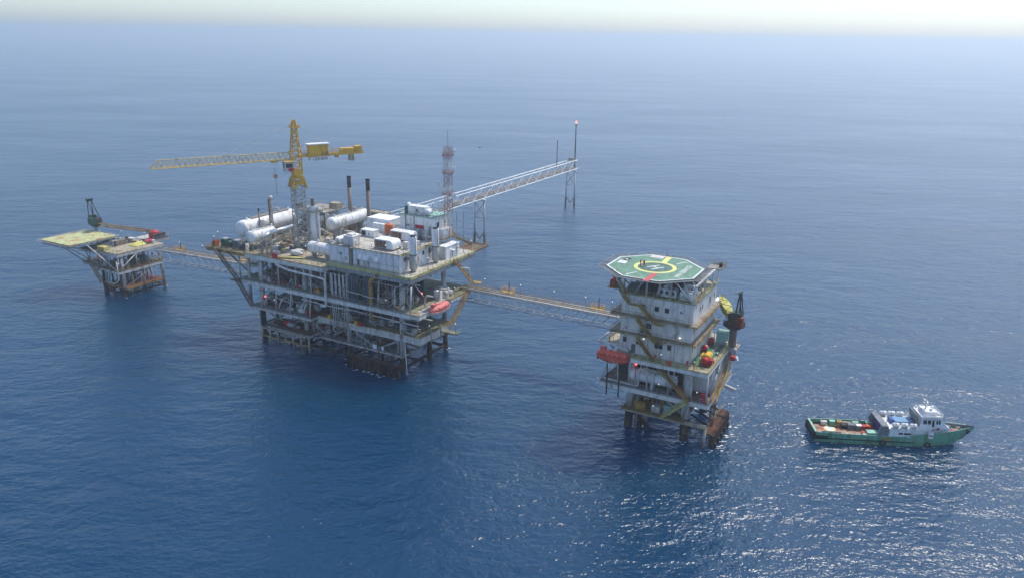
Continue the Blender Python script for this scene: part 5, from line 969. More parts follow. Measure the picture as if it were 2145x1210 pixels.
# ---------------------------------------------------------------- helideck
hl = thing('helideck', 'octagonal green helideck with yellow circle and white H on top of the block', 'helideck', FA, -9.9, 4.4, 0)
ZH = 35.0
def octo(r, z): return [(r / math.cos(R(22.5)) * math.cos(R(22.5 + 45 * i)), r / math.cos(R(22.5)) * math.sin(R(22.5 + 45 * i)), z) for i in range(8)]
def prism(par, name, pts, z0, z1, mat):
    n = len(pts); v = [(p[0], p[1], z0) for p in pts] + [(p[0], p[1], z1) for p in pts]
    f = [tuple(range(n))[::-1], tuple(range(n, 2 * n))] + [(i, (i + 1) % n, (i + 1) % n + n, i + n) for i in range(n)]
    return put(par, name, mesh_of(name, v, f, mat))
dk = prism(hl, 'deck', octo(9.25, 0), ZH - .25, ZH, 'heligreen')
def ringmesh(par, name, r0, r1, z, mat, n=48, octag=False):
    pa = octo(r1, z) if octag else [(r1 * math.cos(2 * math.pi * i / n), r1 * math.sin(2 * math.pi * i / n), z) for i in range(n)]
    pb = octo(r0, z) if octag else [(r0 * math.cos(2 * math.pi * i / n), r0 * math.sin(2 * math.pi * i / n), z) for i in range(n)]
    k = len(pa); return put(par, name, mesh_of(name, pa + pb, [(i, (i + 1) % k, (i + 1) % k + k, i + k) for i in range(k)], mat))
ringmesh(dk, 'edge_line', 8.85, 9.22, ZH + .006, 'linewhite', octag=True); ringmesh(dk, 'touchdown_circle', 3.55, 4.4, ZH + .012, 'lineyellow'); put(dk, 'inner_field', mesh_of('inner', [(3.54 * math.cos(2 * math.pi * i / 40), 3.54 * math.sin(2 * math.pi * i / 40), ZH + .004) for i in range(40)], [tuple(range(40))], 'helinner'))
def flat(name, pts, z, mat): return put(dk, name, mesh_of(name, [(p[0], p[1], ZH + z) for p in pts], [tuple(range(len(pts)))], mat))
def strip(name, a, b, w, z, mat):
    a, b = Vector((*a, 0)), Vector((*b, 0)); s = Vector((-(b - a).y, (b - a).x, 0)).normalized() * w / 2
    return flat(name, [(a - s)[:2], (b - s)[:2], (b + s)[:2], (a + s)[:2]], z, mat)
strip('letter_stroke', (-1.45, -.75), (.3, 1.85), .38, .010, 'linewhite'); strip('letter_stroke', (-.15, -2.0), (1.6, .85), .38, .010, 'linewhite'); strip('letter_stroke', (-.42, .3), (.55, -.33), .38, .014, 'linewhite')
flat('red_lane', [(.95, -10.3), (2.2, -10.3), (2.0, -4.35), (.9, -4.35)], .018, 'linered'); flat('yellow_lane', [(-.5, 9.2), (.7, 9.2), (1.0, 4.3), (-.15, 4.4)], .016, 'lineyellow')
strip('chevron', (-3.4, -7.7), (-2.1, -5.3), .3, .010, 'linewhite'); strip('chevron', (-3.4, -7.6), (-2.9, -7.9), .3, .013, 'linewhite'); strip('chevron', (3.0, 4.8), (4.4, 7.0), .3, .010, 'linewhite'); strip('chevron', (4.3, 6.9), (4.8, 6.7), .3, .013, 'linewhite')
flat('white_panel', [(-8.2, -.6), (-6.3, -.8), (-6.4, 1.2), (-8.1, 1.6)], .010, 'linewhite')
flat('black_panel', [(-8.0, 2.2), (-7.0, 1.4), (-6.4, 2.6), (-6.6, 3.9), (-7.7, 4.0)], .010, 'black'); flat('panel_mark', [(-7.5, 2.5), (-7.0, 2.3), (-6.9, 2.9), (-7.4, 3.1)], .016, 'linewhite'); flat('panel_mark', [(-7.6, .2), (-7.1, .4), (-7.2, 1.0), (-7.5, .8)], .016, 'netgrey')
put(dk, 'lettering', text_mesh('PPN SERVICE', 1.62, 'linewhite'), (6.05, -.1, ZH + .012), (0, 0, R(90)))
flat('weight_panel', [(-3.6, 7.05), (-.75, 7.05), (-.85, 8.8), (-3.7, 8.8)], .010, 'linewhite')
for i in range(9): strip('panel_stroke', (-3.4 + i * .3, 7.25), (-3.45 + i * .3, 8.6), .09, .016, 'linered')
for k in (-1, 1):
    for i in range(12): strip('hatch_mark', (k * (-1.3) + k * i * .19, -k * 9.1), (k * (-1.3) + k * i * .19, -k * 8.7), .08, .020, 'lineyellow' if i % 2 else 'linered')
# perimeter safety net, one panel for each side
o1, o2 = octo(9.3, ZH - .2), octo(10.75, ZH + .02)
for i in range(8):
    m = MB(); a, b, c, d = (Vector(o1[i]), Vector(o1[(i + 1) % 8]), Vector(o2[(i + 1) % 8]), Vector(o2[i]))
    m.bar(d, c, .09); m.bar(a, d, .08); m.bar(b, c, .08)
    for k in range(1, 6): m.bar(a + (b - a) * (k / 6), d + (c - d) * (k / 6), .08)
    for k in range(1, 6): m.bar(a + (d - a) * (k / 6), b + (c - b) * (k / 6), .025)
    for k in range(1, 26): m.bar(a + (b - a) * (k / 26), d + (c - d) * (k / 26), .022)
    m.build(hl, 'safety_net', 'netgrey')
for y in (-7, -3.5, 0, 3.5, 7): box(hl, 'deck_beam', -8.6 if abs(y) < 5 else -5.6, 8.6 if abs(y) < 5 else 5.6, y - .15, y + .15, ZH - .9, ZH - .25, 'grey')
for x in (-5, 0, 5): box(hl, 'deck_girder', x - .2, x + .2, -8.4, 8.4, ZH - 1.6, ZH - .902, 'grey')
for x in (-4.8, 0, 5, 9.6):
    for y in (-4.4, 3, 11.5): rod(hl, 'column', (x, y, 29.85), (x if x < 9 else 7.5, min(y, 7.8), ZH - .9), .2, 'lightgrey')
for p, q in (((-4.8, -4.5, 30), (-1.5, -9.0, ZH - .4)), ((2, -4.5, 30), (4.2, -8.8, ZH - .4)), ((-2.5, -4.5, 30.0), (.5, -8.6, ZH - .6)), ((9.7, -4.4, 30), (6.4, -6.4, ZH - .5)), ((9.8, 4, 30), (8.7, 3.5, ZH - .4)), ((-4.8, 0, 30), (-8.4, -2.5, ZH - .5)), ((-4.8, 9, 30), (-8.4, 3, ZH - .5))): rod(hl, 'brace', p, q, .14, 'lightgrey')
for x, y in ((9.9, -4.4), (10.1, 2), (10.1, 8), (10.1, 12.4)): box(hl, 'side_frame_post', x - .12, x + .12, y - .12, y + .12, 29.85, 33.4, 'palegrey')
box(hl, 'side_frame_beam', 9.8, 10.2, -4.5, 12.8, 33.4, 33.75, 'lightgrey'); box(hl, 'access_platform', 8.2, 11.4, 9.6, 13.0, ZH - 1.3, ZH - 1.15, 'grating'); railing(hl, [(8.2, 13.0, ZH - 1.15), (11.4, 13.0, ZH - 1.15), (11.4, 9.6, ZH - 1.15)], 'ochre'); box(hl, 'floodlight', 10.4, 11.1, 11.0, 11.5, ZH - 1.13, ZH - .2, 'black')
for i in range(6): rod(hl, 'side_frame_strut', (8.9, -3.8 + i * 1.3, ZH - .4), (9.9, -4 + i * 2.6, 33.45), .08, 'lightgrey')
stair(hl, (-6.0, -7.4, ZH - .3), (-4.2, -6.0, 30.2), 1, 'ochre', (.6, .8, 0)); box(hl, 'access_landing', -7.0, -4.6, -8.6, -6.9, ZH - 3.2, ZH - 3.05, 'ochre')
fm_ = thing('foam_monitor', 'red foam monitor cabinet on the landing below the helideck', 'foam monitor', FA, -15.8, -3.4, 31.95)
boxes(fm_, [('cabinet', -.6, .6, -.5, .5, .02, 1.3, 'rustred'), ('top', -.5, .5, -.4, .4, 1.31, 1.6, 'red')]); rod(fm_, 'nozzle', (0, 0, 1.5), (.7, -.3, 2.0), .16, 'red', 10)
for i in range(8):
    p = octo(9.45, ZH)[i]; rod(hl, 'edge_light_post', (p[0], p[1], ZH - .2), (p[0], p[1], ZH + .25), .06, 'craneyellow', 6)
rod(hl, 'windsock_pole', (-.9, 10.5, ZH - .4), (-1.2, 10.9, ZH + 1.6), .05, 'navy', 6)

# ---------------------------------------------------------------- pedestal crane of the accommodation platform
rc = thing('pedestal_crane', 'dark pedestal crane with yellow boom behind the accommodation block', 'crane', FA, 5.0, 14.8, 0)
box(ap, 'crane_sponson', 4.82, 6.4, 12.8, 16.8, 16.4, 17.15, 'grey')
rod(rc, 'pedestal', (0, 0, 17.2), (0, 0, 21.6), .85, 'stackbrown', 16, .8); rod(rc, 'pedestal_brace', (0, 0, 16.4), (-1.0, .2, 10.0), .3, 'grey')
MB().lathe([(.9, 21.0), (2.3, 21.9), (2.3, 22.1), (.9, 22.1)], 20).build(rc, 'round_platform', 'rust'); m = MB(); ps = [(2.25 * math.cos(R(a)), 2.25 * math.sin(R(a)), 22.1) for a in range(0, 361, 30)]
railing(rc, ps, 'rust', 1.0, 1.4, .07); box(rc, 'slew_base', -1.3, 1.3, -1.3, 1.3, 22.12, 22.9, 'cranegreen'); box(rc, 'machinery_house', -.6, 1.5, -1.2, 1.3, 22.91, 25.0, 'cranegreen'); box(rc, 'engine_cover', .6, 2.0, -1.6, -.4, 22.2, 24.2, 'rustred'); box(rc, 'operator_cab', -1.2, -.62, -1.2, .2, 22.95, 24.8, 'cranegreen')
for s in (-.75, .75): rod(rc, 'gantry_leg', (.5 + s * .3, s, 25.0), (.7, s, 29.2), .17, 'cranegreen'); rod(rc, 'gantry_leg', (1.4, s, 25), (.75, s, 29.2), .12, 'cranegreen')
box(rc, 'gantry_head', .45, .95, -.9, .9, 29.1, 29.5, 'cranegreen'); box(rc, 'gantry_tie', .5, .8, -.75, .75, 27.8, 27.95, 'cranegreen')
B0, B1 = Vector((-.6, -.2, 23.5)), Vector((-4.6, 4.6, 26.4)); dv = B1 - B0; sd = dv.cross(Vector((0, 0, 1))).normalized()
def sec(t): return .25 + 1.0 * math.sin(math.pi * min(1, t * 1.05)) ** .8
v = []; f = []
for i in range(9):
    t = i / 8; c = B0 + dv * t; w, h = sec(t) * .8, sec(t) * .6
    v += [tuple(c + sd * a * w + Vector((0, 0, b * h))) for a, b in ((-1, -1), (1, -1), (1, 1), (-1, 1))]
for i in range(8):
    for j in range(4): f.append((i * 4 + j, i * 4 + (j + 1) % 4, (i + 1) * 4 + (j + 1) % 4, (i + 1) * 4 + j))
f += [(0, 1, 2, 3), (35, 34, 33, 32)]
bo = put(rc, 'boom', mesh_of('boom', v, f, 'boomyellow')); m = MB()
for i in range(8):
    c0, c1 = B0 + dv * (i / 8), B0 + dv * ((i + 1) / 8); w0, w1 = sec(i / 8) * .8, sec((i + 1) / 8) * .8; h0, h1 = sec(i / 8) * .6 + .04, sec((i + 1) / 8) * .6 + .04; s = 1 if i % 2 else -1
    m.bar(c0 + sd * s * w0 + Vector((0, 0, h0)), c1 - sd * s * w1 + Vector((0, 0, h1)), .12)
m.build(bo, 'boom_lacing', 'paleyellow'); box(rc, 'boom_rest', -5.6, -4.0, 3.4, 6.4, 25.3, 25.5, 'white'); rod(rc, 'luffing_line', tuple(B1), (.6, 0, 29.2), .04, 'black', 5)

# ================================================================ crew boat
FB = Frame(64.0, 152.3, R(-4.5))
bt = thing('crew_boat', 'green-hulled crew boat with white wheelhouse lying in open water', 'boat', FB)
def hull_sections():
    S = []
    for i in range(27):
        x = 32.8 * i / 26; u = x / 32.8
        hw = 3.35 * (1 - max(0, (u - .55) / .45) ** 2.1) if u > .55 else (3.0 + .35 * min(1, u / .12))
        wl = 3.15 * (1 - max(0, (u - .5) / .45) ** 2.0) if u > .5 else 2.85 + .3 * min(1, u / .2)
        if u > .93: wl = 0.02
        sh = 2.4 if x < 17 else (2.4 + .7 * min(1, (x - 17) / 4) + (.95 * ((x - 21) / 11.8) ** 1.2 if x > 21 else 0))
        S.append((x, max(hw, .03), max(wl, .02), sh))
    return S
HS = hull_sections(); v = []; f = []
for x, hw, wl, sh in HS:
    u = x / 32.8; kz = -1.2 if u < .82 else -1.2 + (u - .82) / .18 * 4.6; kz = min(kz, sh - .6); mid = kz + (sh - kz) * .55
    pr = [(hw, sh), (hw * .99, sh - .5), (hw * .75 + wl * .25, max(kz + .02, 1.15)), (wl, max(kz + .01, .1)), (wl * .7, kz)]
    v += [(x, -a, z) for a, z in pr] + [(x, a, z) for a, z in pr[::-1]]
k = 10
for i in range(26):
    for j in range(k - 1): f.append((i * k + j, i * k + j + 1, (i + 1) * k + j + 1, (i + 1) * k + j))
f.append(tuple(range(k))[::-1])
hu = put(bt, 'hull', mesh_of('hull', v, f, 'hullgreen', True))
def side_strip(name, x0, x1, z0f, z1f, off, mat, par, both=True):
    vv = []; ff = []
    for s in ((-1, 1) if both else (-1,)):
        n0 = len(vv); pts = [h for h in HS if x0 <= h[0] <= x1]
        for x, hw, wl, sh in pts:
            u = x / 32.8; za, zb = z0f(x, sh), z1f(x, sh)
            def wid(z): t = max(0, min(1, (sh - z) / max(.3, sh - .1))); return hw * (1 - t) + wl * t
            vv += [(x, s * (wid(za) + off), za), (x, s * (wid(zb) + off), zb), (x, s * (wid(zb) - .05), zb), (x, s * (wid(za) - .05), za)]
        m = len(pts)
        for i in range(m - 1):
            for j in range(4):
                q = (n0 + i * 4 + j, n0 + i * 4 + (j + 1) % 4, n0 + (i + 1) * 4 + (j + 1) % 4, n0 + (i + 1) * 4 + j); ff.append(q if s < 0 else q[::-1])
    return put(par, name, mesh_of(name, vv, ff, mat))
side_strip('rubbing_strake', 1, 21.5, lambda x, s: 1.05, lambda x, s: 1.3, .12, 'rubber', hu); side_strip('waterline_band', 0, 29.5, lambda x, s: -.3, lambda x, s: .16, .03, 'legdark', hu); side_strip('gunwale', 0, 32.6, lambda x, s: s - .02, lambda x, s: s + .1, .06, 'palegreen', hu); side_strip('knuckle', 20, 32.4, lambda x, s: s - 1.25, lambda x, s: s - 1.12, .07, 'palegreen', hu)
side_strip('stern_fender', 0, 3.6, lambda x, s: .9, lambda x, s: 1.7, .25, 'rubber', hu); box(hu, 'transom_fender', -.4, -.003, -3.1, 3.1, .6, 2.2, 'rubber'); box(hu, 'transom_rail', -.15, .25, -3.0, 3.0, 2.42, 2.6, 'palegreen')
box(bt, 'aft_deck', .1, 16, -3.0, 3.0, 1.25, 1.4, 'boatdeck')
for i in range(5): box(bt, 'stern_bollard', .35, .8, -2.4 + i * 1.1, -1.7 + i * 1.1, 1.41, 2.0, 'deckgreenish')
def disc(name, r, z, mat):
    n = 28; return put(bt, name, mesh_of(name, [(4.1 + r * 1.0 * math.cos(2 * math.pi * i / n), .9 + r * math.sin(2 * math.pi * i / n), z) for i in range(n)], [tuple(range(n))], mat))
disc('winch_circle', 1.6, 1.406, 'linered'); disc('winch_circle', 1.25, 1.412, 'lineyellow'); disc('winch_circle', .95, 1.418, 'linewhite')
fd = MB(); vv = [(h[0], -h[1] * .97, h[3] - .75) for h in HS if h[0] >= 24] + [(h[0], h[1] * .97, h[3] - .75) for h in HS if h[0] >= 24][::-1]
put(bt, 'fore_deck', mesh_of('fore_deck', vv, [tuple(range(len(vv)))], 'boatgrey'))
iv = []; iff = []
for s in (-1, 1):
    pts = [h for h in HS if h[0] >= 24]; n0 = len(iv)
    for x, hw, wl, sh in pts: iv += [(x, s * (hw - .06), sh + .08), (x, s * (hw * .97 - .04), sh - .75)]
    for i in range(len(pts) - 1): q = (n0 + 2 * i, n0 + 2 * i + 1, n0 + 2 * i + 3, n0 + 2 * i + 2); iff.append(q if s > 0 else q[::-1])
put(bt, 'fore_bulwark', mesh_of('fore_bulwark', iv, iff, 'boatgrey'))
for x, y in ((27.6, .8), (28.6, -.6), (29.4, .4)): box(bt, 'anchor_winch', x, x + .8, y - .4, y + .4, 2.8, 3.5, 'darkgrey' if y > .5 else 'stackbrown')
# deck house with life raft deck
box(bt, 'deck_house', 14.6, 22.4, -2.9, 2.9, 1.4, 4.0, 'cleanwhite'); box(bt, 'house_side', 14.6, 18.9, -3.34, 3.34, 2.42, 4.0, 'cleanwhite')
for x0, x1 in ((16.5, 17.3), (17.5, 18.9)):
    w = box(bt, 'window', x0, x1, -3.38, -3.343, 2.95, 3.35, 'glass')
box(bt, 'raft_deck', 14.2, 22.5, -3.3, 3.3, 4.01, 4.12, 'white'); railing(bt, [(15.2, -3.3, 4.12), (22.4, -3.3, 4.12)], 'cleanwhite', .7, 1.6); railing(bt, [(14.4, 3.3, 4.12), (22.4, 3.3, 4.12)], 'cleanwhite', .7, 1.6)
hv = [(x, s, z) for s in (-3.26, 3.26) for x, z in ((22.42, 2.4), (28.3, 3.0), (27.2, 4.0), (22.42, 4.0))]
put(bt, 'trunk', mesh_of('trunk', [(x, s * (.83 if x < 26 else .4), z) for x, s, z in hv], [(0, 1, 2, 3), (7, 6, 5, 4), (1, 5, 6, 2), (3, 2, 6, 7), (0, 4, 5, 1), (0, 3, 7, 4)], 'cleanwhite'))
# slanted grey arch closing the aft end of the house
for s in (-1, 1):
    av = [(14.55, s * 3.2, 1.4), (13.5, s * 3.2, 1.4), (12.4, s * 3.2, 3.3), (13.0, s * 3.2, 4.6), (14.3, s * 3.2, 4.6), (14.55, s * 3.2, 4.0)]; bv = [(a, y - s * .35, z) for a, y, z in av]
    ff = [tuple(range(6)), tuple(range(6, 12))[::-1]] + [(i, i + 6, (i + 1) % 6 + 6, (i + 1) % 6) for i in range(6)]
    put(bt, 'arch_side', mesh_of('arch_side', av + bv, ff, 'boatgrey'))
box(bt, 'arch_top', 13.0, 14.4, -2.85, 2.85, 4.3, 4.62, 'boatgrey')
box(bt, 'blue_tarpaulin', 13.4, 14.5, -2.4, 2.3, 1.42, 3.6, 'purple')
# wheelhouse
wv = [(20.6, 2.45, 4.13), (26.9, 2.1, 4.03), (24.9, 1.95, 6.5), (21.2, 2.2, 6.5)]; wv = [(x, -y, z) for x, y, z in wv] + wv
wh = put(bt, 'wheelhouse', mesh_of('wheelhouse', wv, [(0, 1, 2, 3), (7, 6, 5, 4), (1, 5, 6, 2), (3, 2, 6, 7), (0, 3, 7, 4)], 'cleanwhite'))
def side_window(x0, x1, z0=5.1, z1=5.95):
    def yy(x, z): t = (z - 4.1) / 2.4; a = 2.45 + (2.1 - 2.45) * (x - 20.6) / 6.3; b = 2.2 + (1.95 - 2.2) * (x - 21.2) / 3.7; return a + (b - a) * t
    for s in (-1, 1):
        c = [(x0, z0), (x1, z0), (x1 - .08, z1), (x0 - .02, z1)]
        vv = [(x, s * (yy(x, z) + .02), z) for x, z in c] + [(x, s * (yy(x, z) - .05), z) for x, z in c]
        put(wh, 'window', mesh_of('window', vv, [(0, 1, 2, 3) if s < 0 else (3, 2, 1, 0), (0, 4, 5, 1), (1, 5, 6, 2), (2, 6, 7, 3), (3, 7, 4, 0)], 'glass'))
for a, b in ((21.4, 22.2), (22.35, 23.05), (24.1, 24.5), (24.6, 25.0)): side_window(a, b)
side_window(23.3, 23.75, 4.5, 6.0)
for i in range(3):
    y0 = -1.7 + i * 1.2; fx = lambda z: 26.9 - 2.0 * (z - 4.03) / 2.47
    put(wh, 'window', mesh_of('window', [(fx(z) + .03, y, z) for y, z in ((y0, 4.9), (y0 + 1.05, 4.9), (y0 + 1.05, 5.9), (y0, 5.9))], [(0, 1, 2, 3)], 'glass'))
box(wh, 'roof', 20.9, 25.2, -2.4, 2.4, 6.51, 6.68, 'cleanwhite'); box(wh, 'upper_bridge', 21.6, 24.2, -1.5, 1.5, 6.69, 7.5, 'cleanwhite'); put(wh, 'aft_screen', mesh_of('aft_screen', [(20.55, -2.2, 4.4), (20.55, 2.2, 4.4), (20.0, 2.2, 6.9), (20.0, -2.2, 6.9), (20.7, -2.2, 4.4), (20.7, 2.2, 4.4), (20.15, 2.2, 6.9), (20.15, -2.2, 6.9)], BF, 'boatgrey'))
ms = rod(bt, 'mast', (22.4, 0, 7.5), (22.2, 0, 10.6), .12, 'cleanwhite'); box(ms, 'yard', 22.1, 22.4, -1.1, 1.1, 9.2, 9.3, 'cleanwhite'); box(ms, 'radar_scanner', 22.1, 22.3, -1.0, 1.0, 8.5, 8.68, 'cleanwhite'); rod(ms, 'whip_antenna', (22.2, .6, 9.2), (21.8, .6, 12.0), .04, 'lightgrey', 5); rod(ms, 'whip_antenna', (22.2, -.6, 9.2), (22.0, -.6, 11.6), .04, 'lightgrey', 5)
for x, y, z, r in ((23.2, -.7, 7.55, .35), (23.9, .4, 7.55, .38), (24.7, -.9, 6.75, .35), (21.0, 1.2, 7.2, .28), (22.9, .9, 8.6, .25)): MB().lathe([(r * .6, 0), (r, r * .5), (r * .9, r), (r * .4, r * 1.35)], 12).build(bt, 'antenna_dome', 'cleanwhite', True, (x, y, z)); rod(bt, 'dome_post', (x, y, min(z, 7.4) - .4), (x, y, z + .1), .06, 'cleanwhite', 6)
for x, y in ((13.6, -3.45), (22.6, -3.3)): MB().tube([(x + .5 * math.cos(a), y, .85 + .5 * math.sin(a)) for a in [2 * math.pi * i / 14 for i in range(15)]], .2, 8).build(bt, 'tyre_fender', 'rubber', True)
MB().tube([(31.3 + .3 * math.cos(a), -.75, 3.1 + .3 * math.sin(a)) for a in [2 * math.pi * i / 12 for i in range(13)]], .15, 8).build(bt, 'tyre_fender', 'rubber', True); box(bt, 'ochre_panel', 13.2, 15.4, -3.42, -3.36, 1.55, 2.1, 'ochre'); box(bt, 'lifting_board', 22.5, 23.5, -3.24, -3.06, 2.3, 3.7, 'cleanwhite'); box(bt, 'name_panel', 22.6, 23.4, -3.27, -3.242, 2.8, 3.05, 'rustred')
railing(bt, [(21.0, -2.35, 6.68), (25.1, -2.35, 6.68), (25.1, 2.35, 6.68), (21.0, 2.35, 6.68)], 'cleanwhite', .7, 1.2, .04); railing(bt, [(24.6, -2.4, 4.0), (27.2, -1.6, 4.0)], 'cleanwhite', .7, .9, .04); railing(bt, [(1.2, -3.15, 2.5), (5.0, -3.28, 2.5)], 'palegreen', .35, 1.2, .06)
pipe(bt, 'mooring_rope', [(27.8, -.4, 3.0), (28.6, .6, 2.95), (29.3, -.2, 3.0), (28.2, -.8, 2.98)], .08, 'decktan'); rod(bt, 'deck_light_mast', (14.0, -2.6, 4.62), (14.0, -2.6, 6.4), .05, 'lightgrey', 6); rod(bt, 'deck_light_mast', (14.0, 2.6, 4.62), (14.0, 2.6, 6.4), .05, 'lightgrey', 6)
for x in (24.3, 26.0): rod(bt, 'lifebuoy_rack', (x, -2.5 + (x - 24.3) * .35, 4.02), (x + .5, -2.4 + (x - 24.3) * .35, 4.25), .24, 'rustred', 10)
box(bt, 'hatch', 28.0, 28.7, -1.3, -.7, 3.0, 3.5, 'orange'); box(bt, 'rescue_cover', 16.4, 20.2, -1.0, 1.4, 4.13, 4.75, 'bluepale'); box(bt, 'rescue_cover', 15.6, 16.3, -.8, 1.0, 4.13, 5.0, 'blue'); box(bt, 'roof_vent', 17.4, 18.4, -2.4, -1.6, 4.13, 4.8, 'lightgrey'); box(bt, 'roof_vent', 20.3 - .4, 20.3, 1.0, 2.0, 4.13, 5.3, 'cleanwhite')
def raft(label, x, y):
    t = thing('life_raft_canister', label, 'life raft', FB, x, y, 4.13, 0, 'white life raft canisters on the boat')
    MB().lathe([(.18, -.68), (.42, -.62), (.46, -.5), (.46, -.03), (.49, -.03), (.49, .03), (.46, .03), (.46, .5), (.42, .62), (.18, .68)], 16, (0, 0, .68), 'X').build(t, 'canister', 'cleanwhite', True); box(t, 'cradle', -.5, .5, -.3, .3, .01, .3, 'grey'); MB().box(-.28, -.22, -.48, .48, .2, .68).box(.22, .28, -.48, .48, .2, .68).build(t, 'strap', 'lightgrey')
for i, w in enumerate(('aft', 'middle', 'forward')):
    raft(f'white life raft canister on the near side of the boat, {w} one', 15.9 + i * 1.75, -2.75); raft(f'white life raft canister on the far side of the boat, {w} one', 15.2 + i * 1.75, 2.75)
def crate(name, label, cat, x, y, w, d, h, mat, top=None, extra=None):
    t = thing(name, label, cat, FB, x, y, 1.41); box(t, 'body', 0, w, 0, d, .08, h, mat); box(t, 'pallet', .05, w - .05, .05, d - .05, .01, .078, 'stackbrown'); box(t, 'lid', -.04, w + .04, -.04, d + .04, h + .003, h + .1, top or mat)
    if extra: box(t, *extra)
    return t
crate('cargo_box', 'large mint-green cargo box on the near side of the boat deck', 'box', 10.6, -2.9, 2.1, 1.5, 1.25, 'hullgreen', 'palegreen'); crate('cargo_box', 'small mint-topped box at the far stern rail of the boat', 'box', 4.4, 2.1, 1.1, .8, 1.0, 'hullgreen', 'palegreen'); crate('cargo_box', 'mint-topped box midway along the far rail of the boat', 'box', 9.2, 2.3, 1.2, .7, .9, 'hullgreen', 'palegreen'); crate('cargo_box', 'mint-topped box next to the slanted arch on the far rail', 'box', 12.0, 2.2, 1.1, .8, 1.0, 'hullgreen', 'palegreen')
crate('cargo_crate', 'orange crate near the far stern corner of the boat deck', 'crate', 5.8, 1.6, .9, .9, 1.2, 'ochre'); crate('cargo_crate', 'black crate behind the red deck circle', 'crate', 6.5, 1.0, 1.3, .9, .8, 'black'); crate('cargo_crate', 'dark grey tarped crate in the middle of the boat deck', 'crate', 7.8, .7, 1.6, 1.3, 1.0, 'darkgrey'); crate('cargo_crate', 'white-topped crate in the middle of the boat deck', 'crate', 9.5, .6, 1.0, 1.0, 1.0, 'deckgreenish', 'cleanwhite')
crate('cargo_crate', 'red crate ahead of the white-topped crate', 'crate', 10.6, .7, .8, .9, .9, 'red'); crate('cargo_crate', 'orange-brown crate ahead of the red crate', 'crate', 11.5, .6, .9, 1.0, 1.0, 'orange'); crate('cargo_crate', 'low brown crate along the far rail of the boat', 'crate', 7.0, 2.3, 1.8, .6, .8, 'rust', 'decktan'); crate('cargo_bag', 'pile of tan sacks against the near bulwark of the boat', 'sacks', 6.2, -2.8, 1.5, .9, .7, 'decktan'); crate('cargo_bag', 'brown sacks against the near bulwark beside the tan ones', 'sacks', 7.9, -2.8, 1.6, .8, .5, 'stackbrown'); crate('cargo_crate', 'flat red pallet load in the middle of the walkway', 'crate', 10.2, -.9, .6, .7, .3, 'linered')
crate('cargo_crate', 'grey mesh cage at the far stern corner', 'crate', 2.6, 2.2, 1.2, .7, .8, 'lightgrey'); crate('gear_box', 'pinkish box just ahead of the brown sacks', 'box', 9.7, -2.85, .7, .6, .8, 'decklight')
dm = thing('oil_drum', 'red drum beside the blue tarpaulin on the boat', 'drum', FB, 12.6, 1.0, 1.41); MB().lathe([(.42, .01), (.45, .05), (.43, .4), (.46, .5), (.43, .6), (.45, 1.0), (.35, 1.05)], 14).build(dm, 'body', 'red', True); rod(dm, 'bung', (.1, 0, 1.04), (.1, 0, 1.1), .06, 'grey', 6)

# ================================================================ people
def person_mats(name, cloth):
    m, nt, b = nodes_of(name); tc_ = N(nt, 'ShaderNodeTexCoord'); sp = N(nt, 'ShaderNodeSeparateXYZ'); nt.links.new(tc_.outputs['Object'], sp.inputs[0])
    r = N(nt, 'ShaderNodeValToRGB'); r.color_ramp.interpolation = 'CONSTANT'; e = r.color_ramp.elements; mul = N(nt, 'ShaderNodeMath', operation='MULTIPLY'); mul.inputs[1].default_value = .5
    nt.links.new(sp.outputs[2], mul.inputs[0]); nt.links.new(mul.outputs[0], r.inputs[0])
    e[0].position = 0; e[0].color = (.02, .018, .016, 1); e[1].position = .075; e[1].color = cloth + (1,)
    for p, c in ((.19, (.55, .55, .5)), (.205, cloth), (.738, (.22, .11, .07))):
        k = e.new(p); k.color = c + (1,)
    nt.links.new(r.outputs[0], b.inputs['Base Color']); b.inputs['Roughness'].default_value = .85; MATS[name] = m
person_mats('worker_red', (.40, .02, .03)); person_mats('worker_orange', (.52, .09, .03))
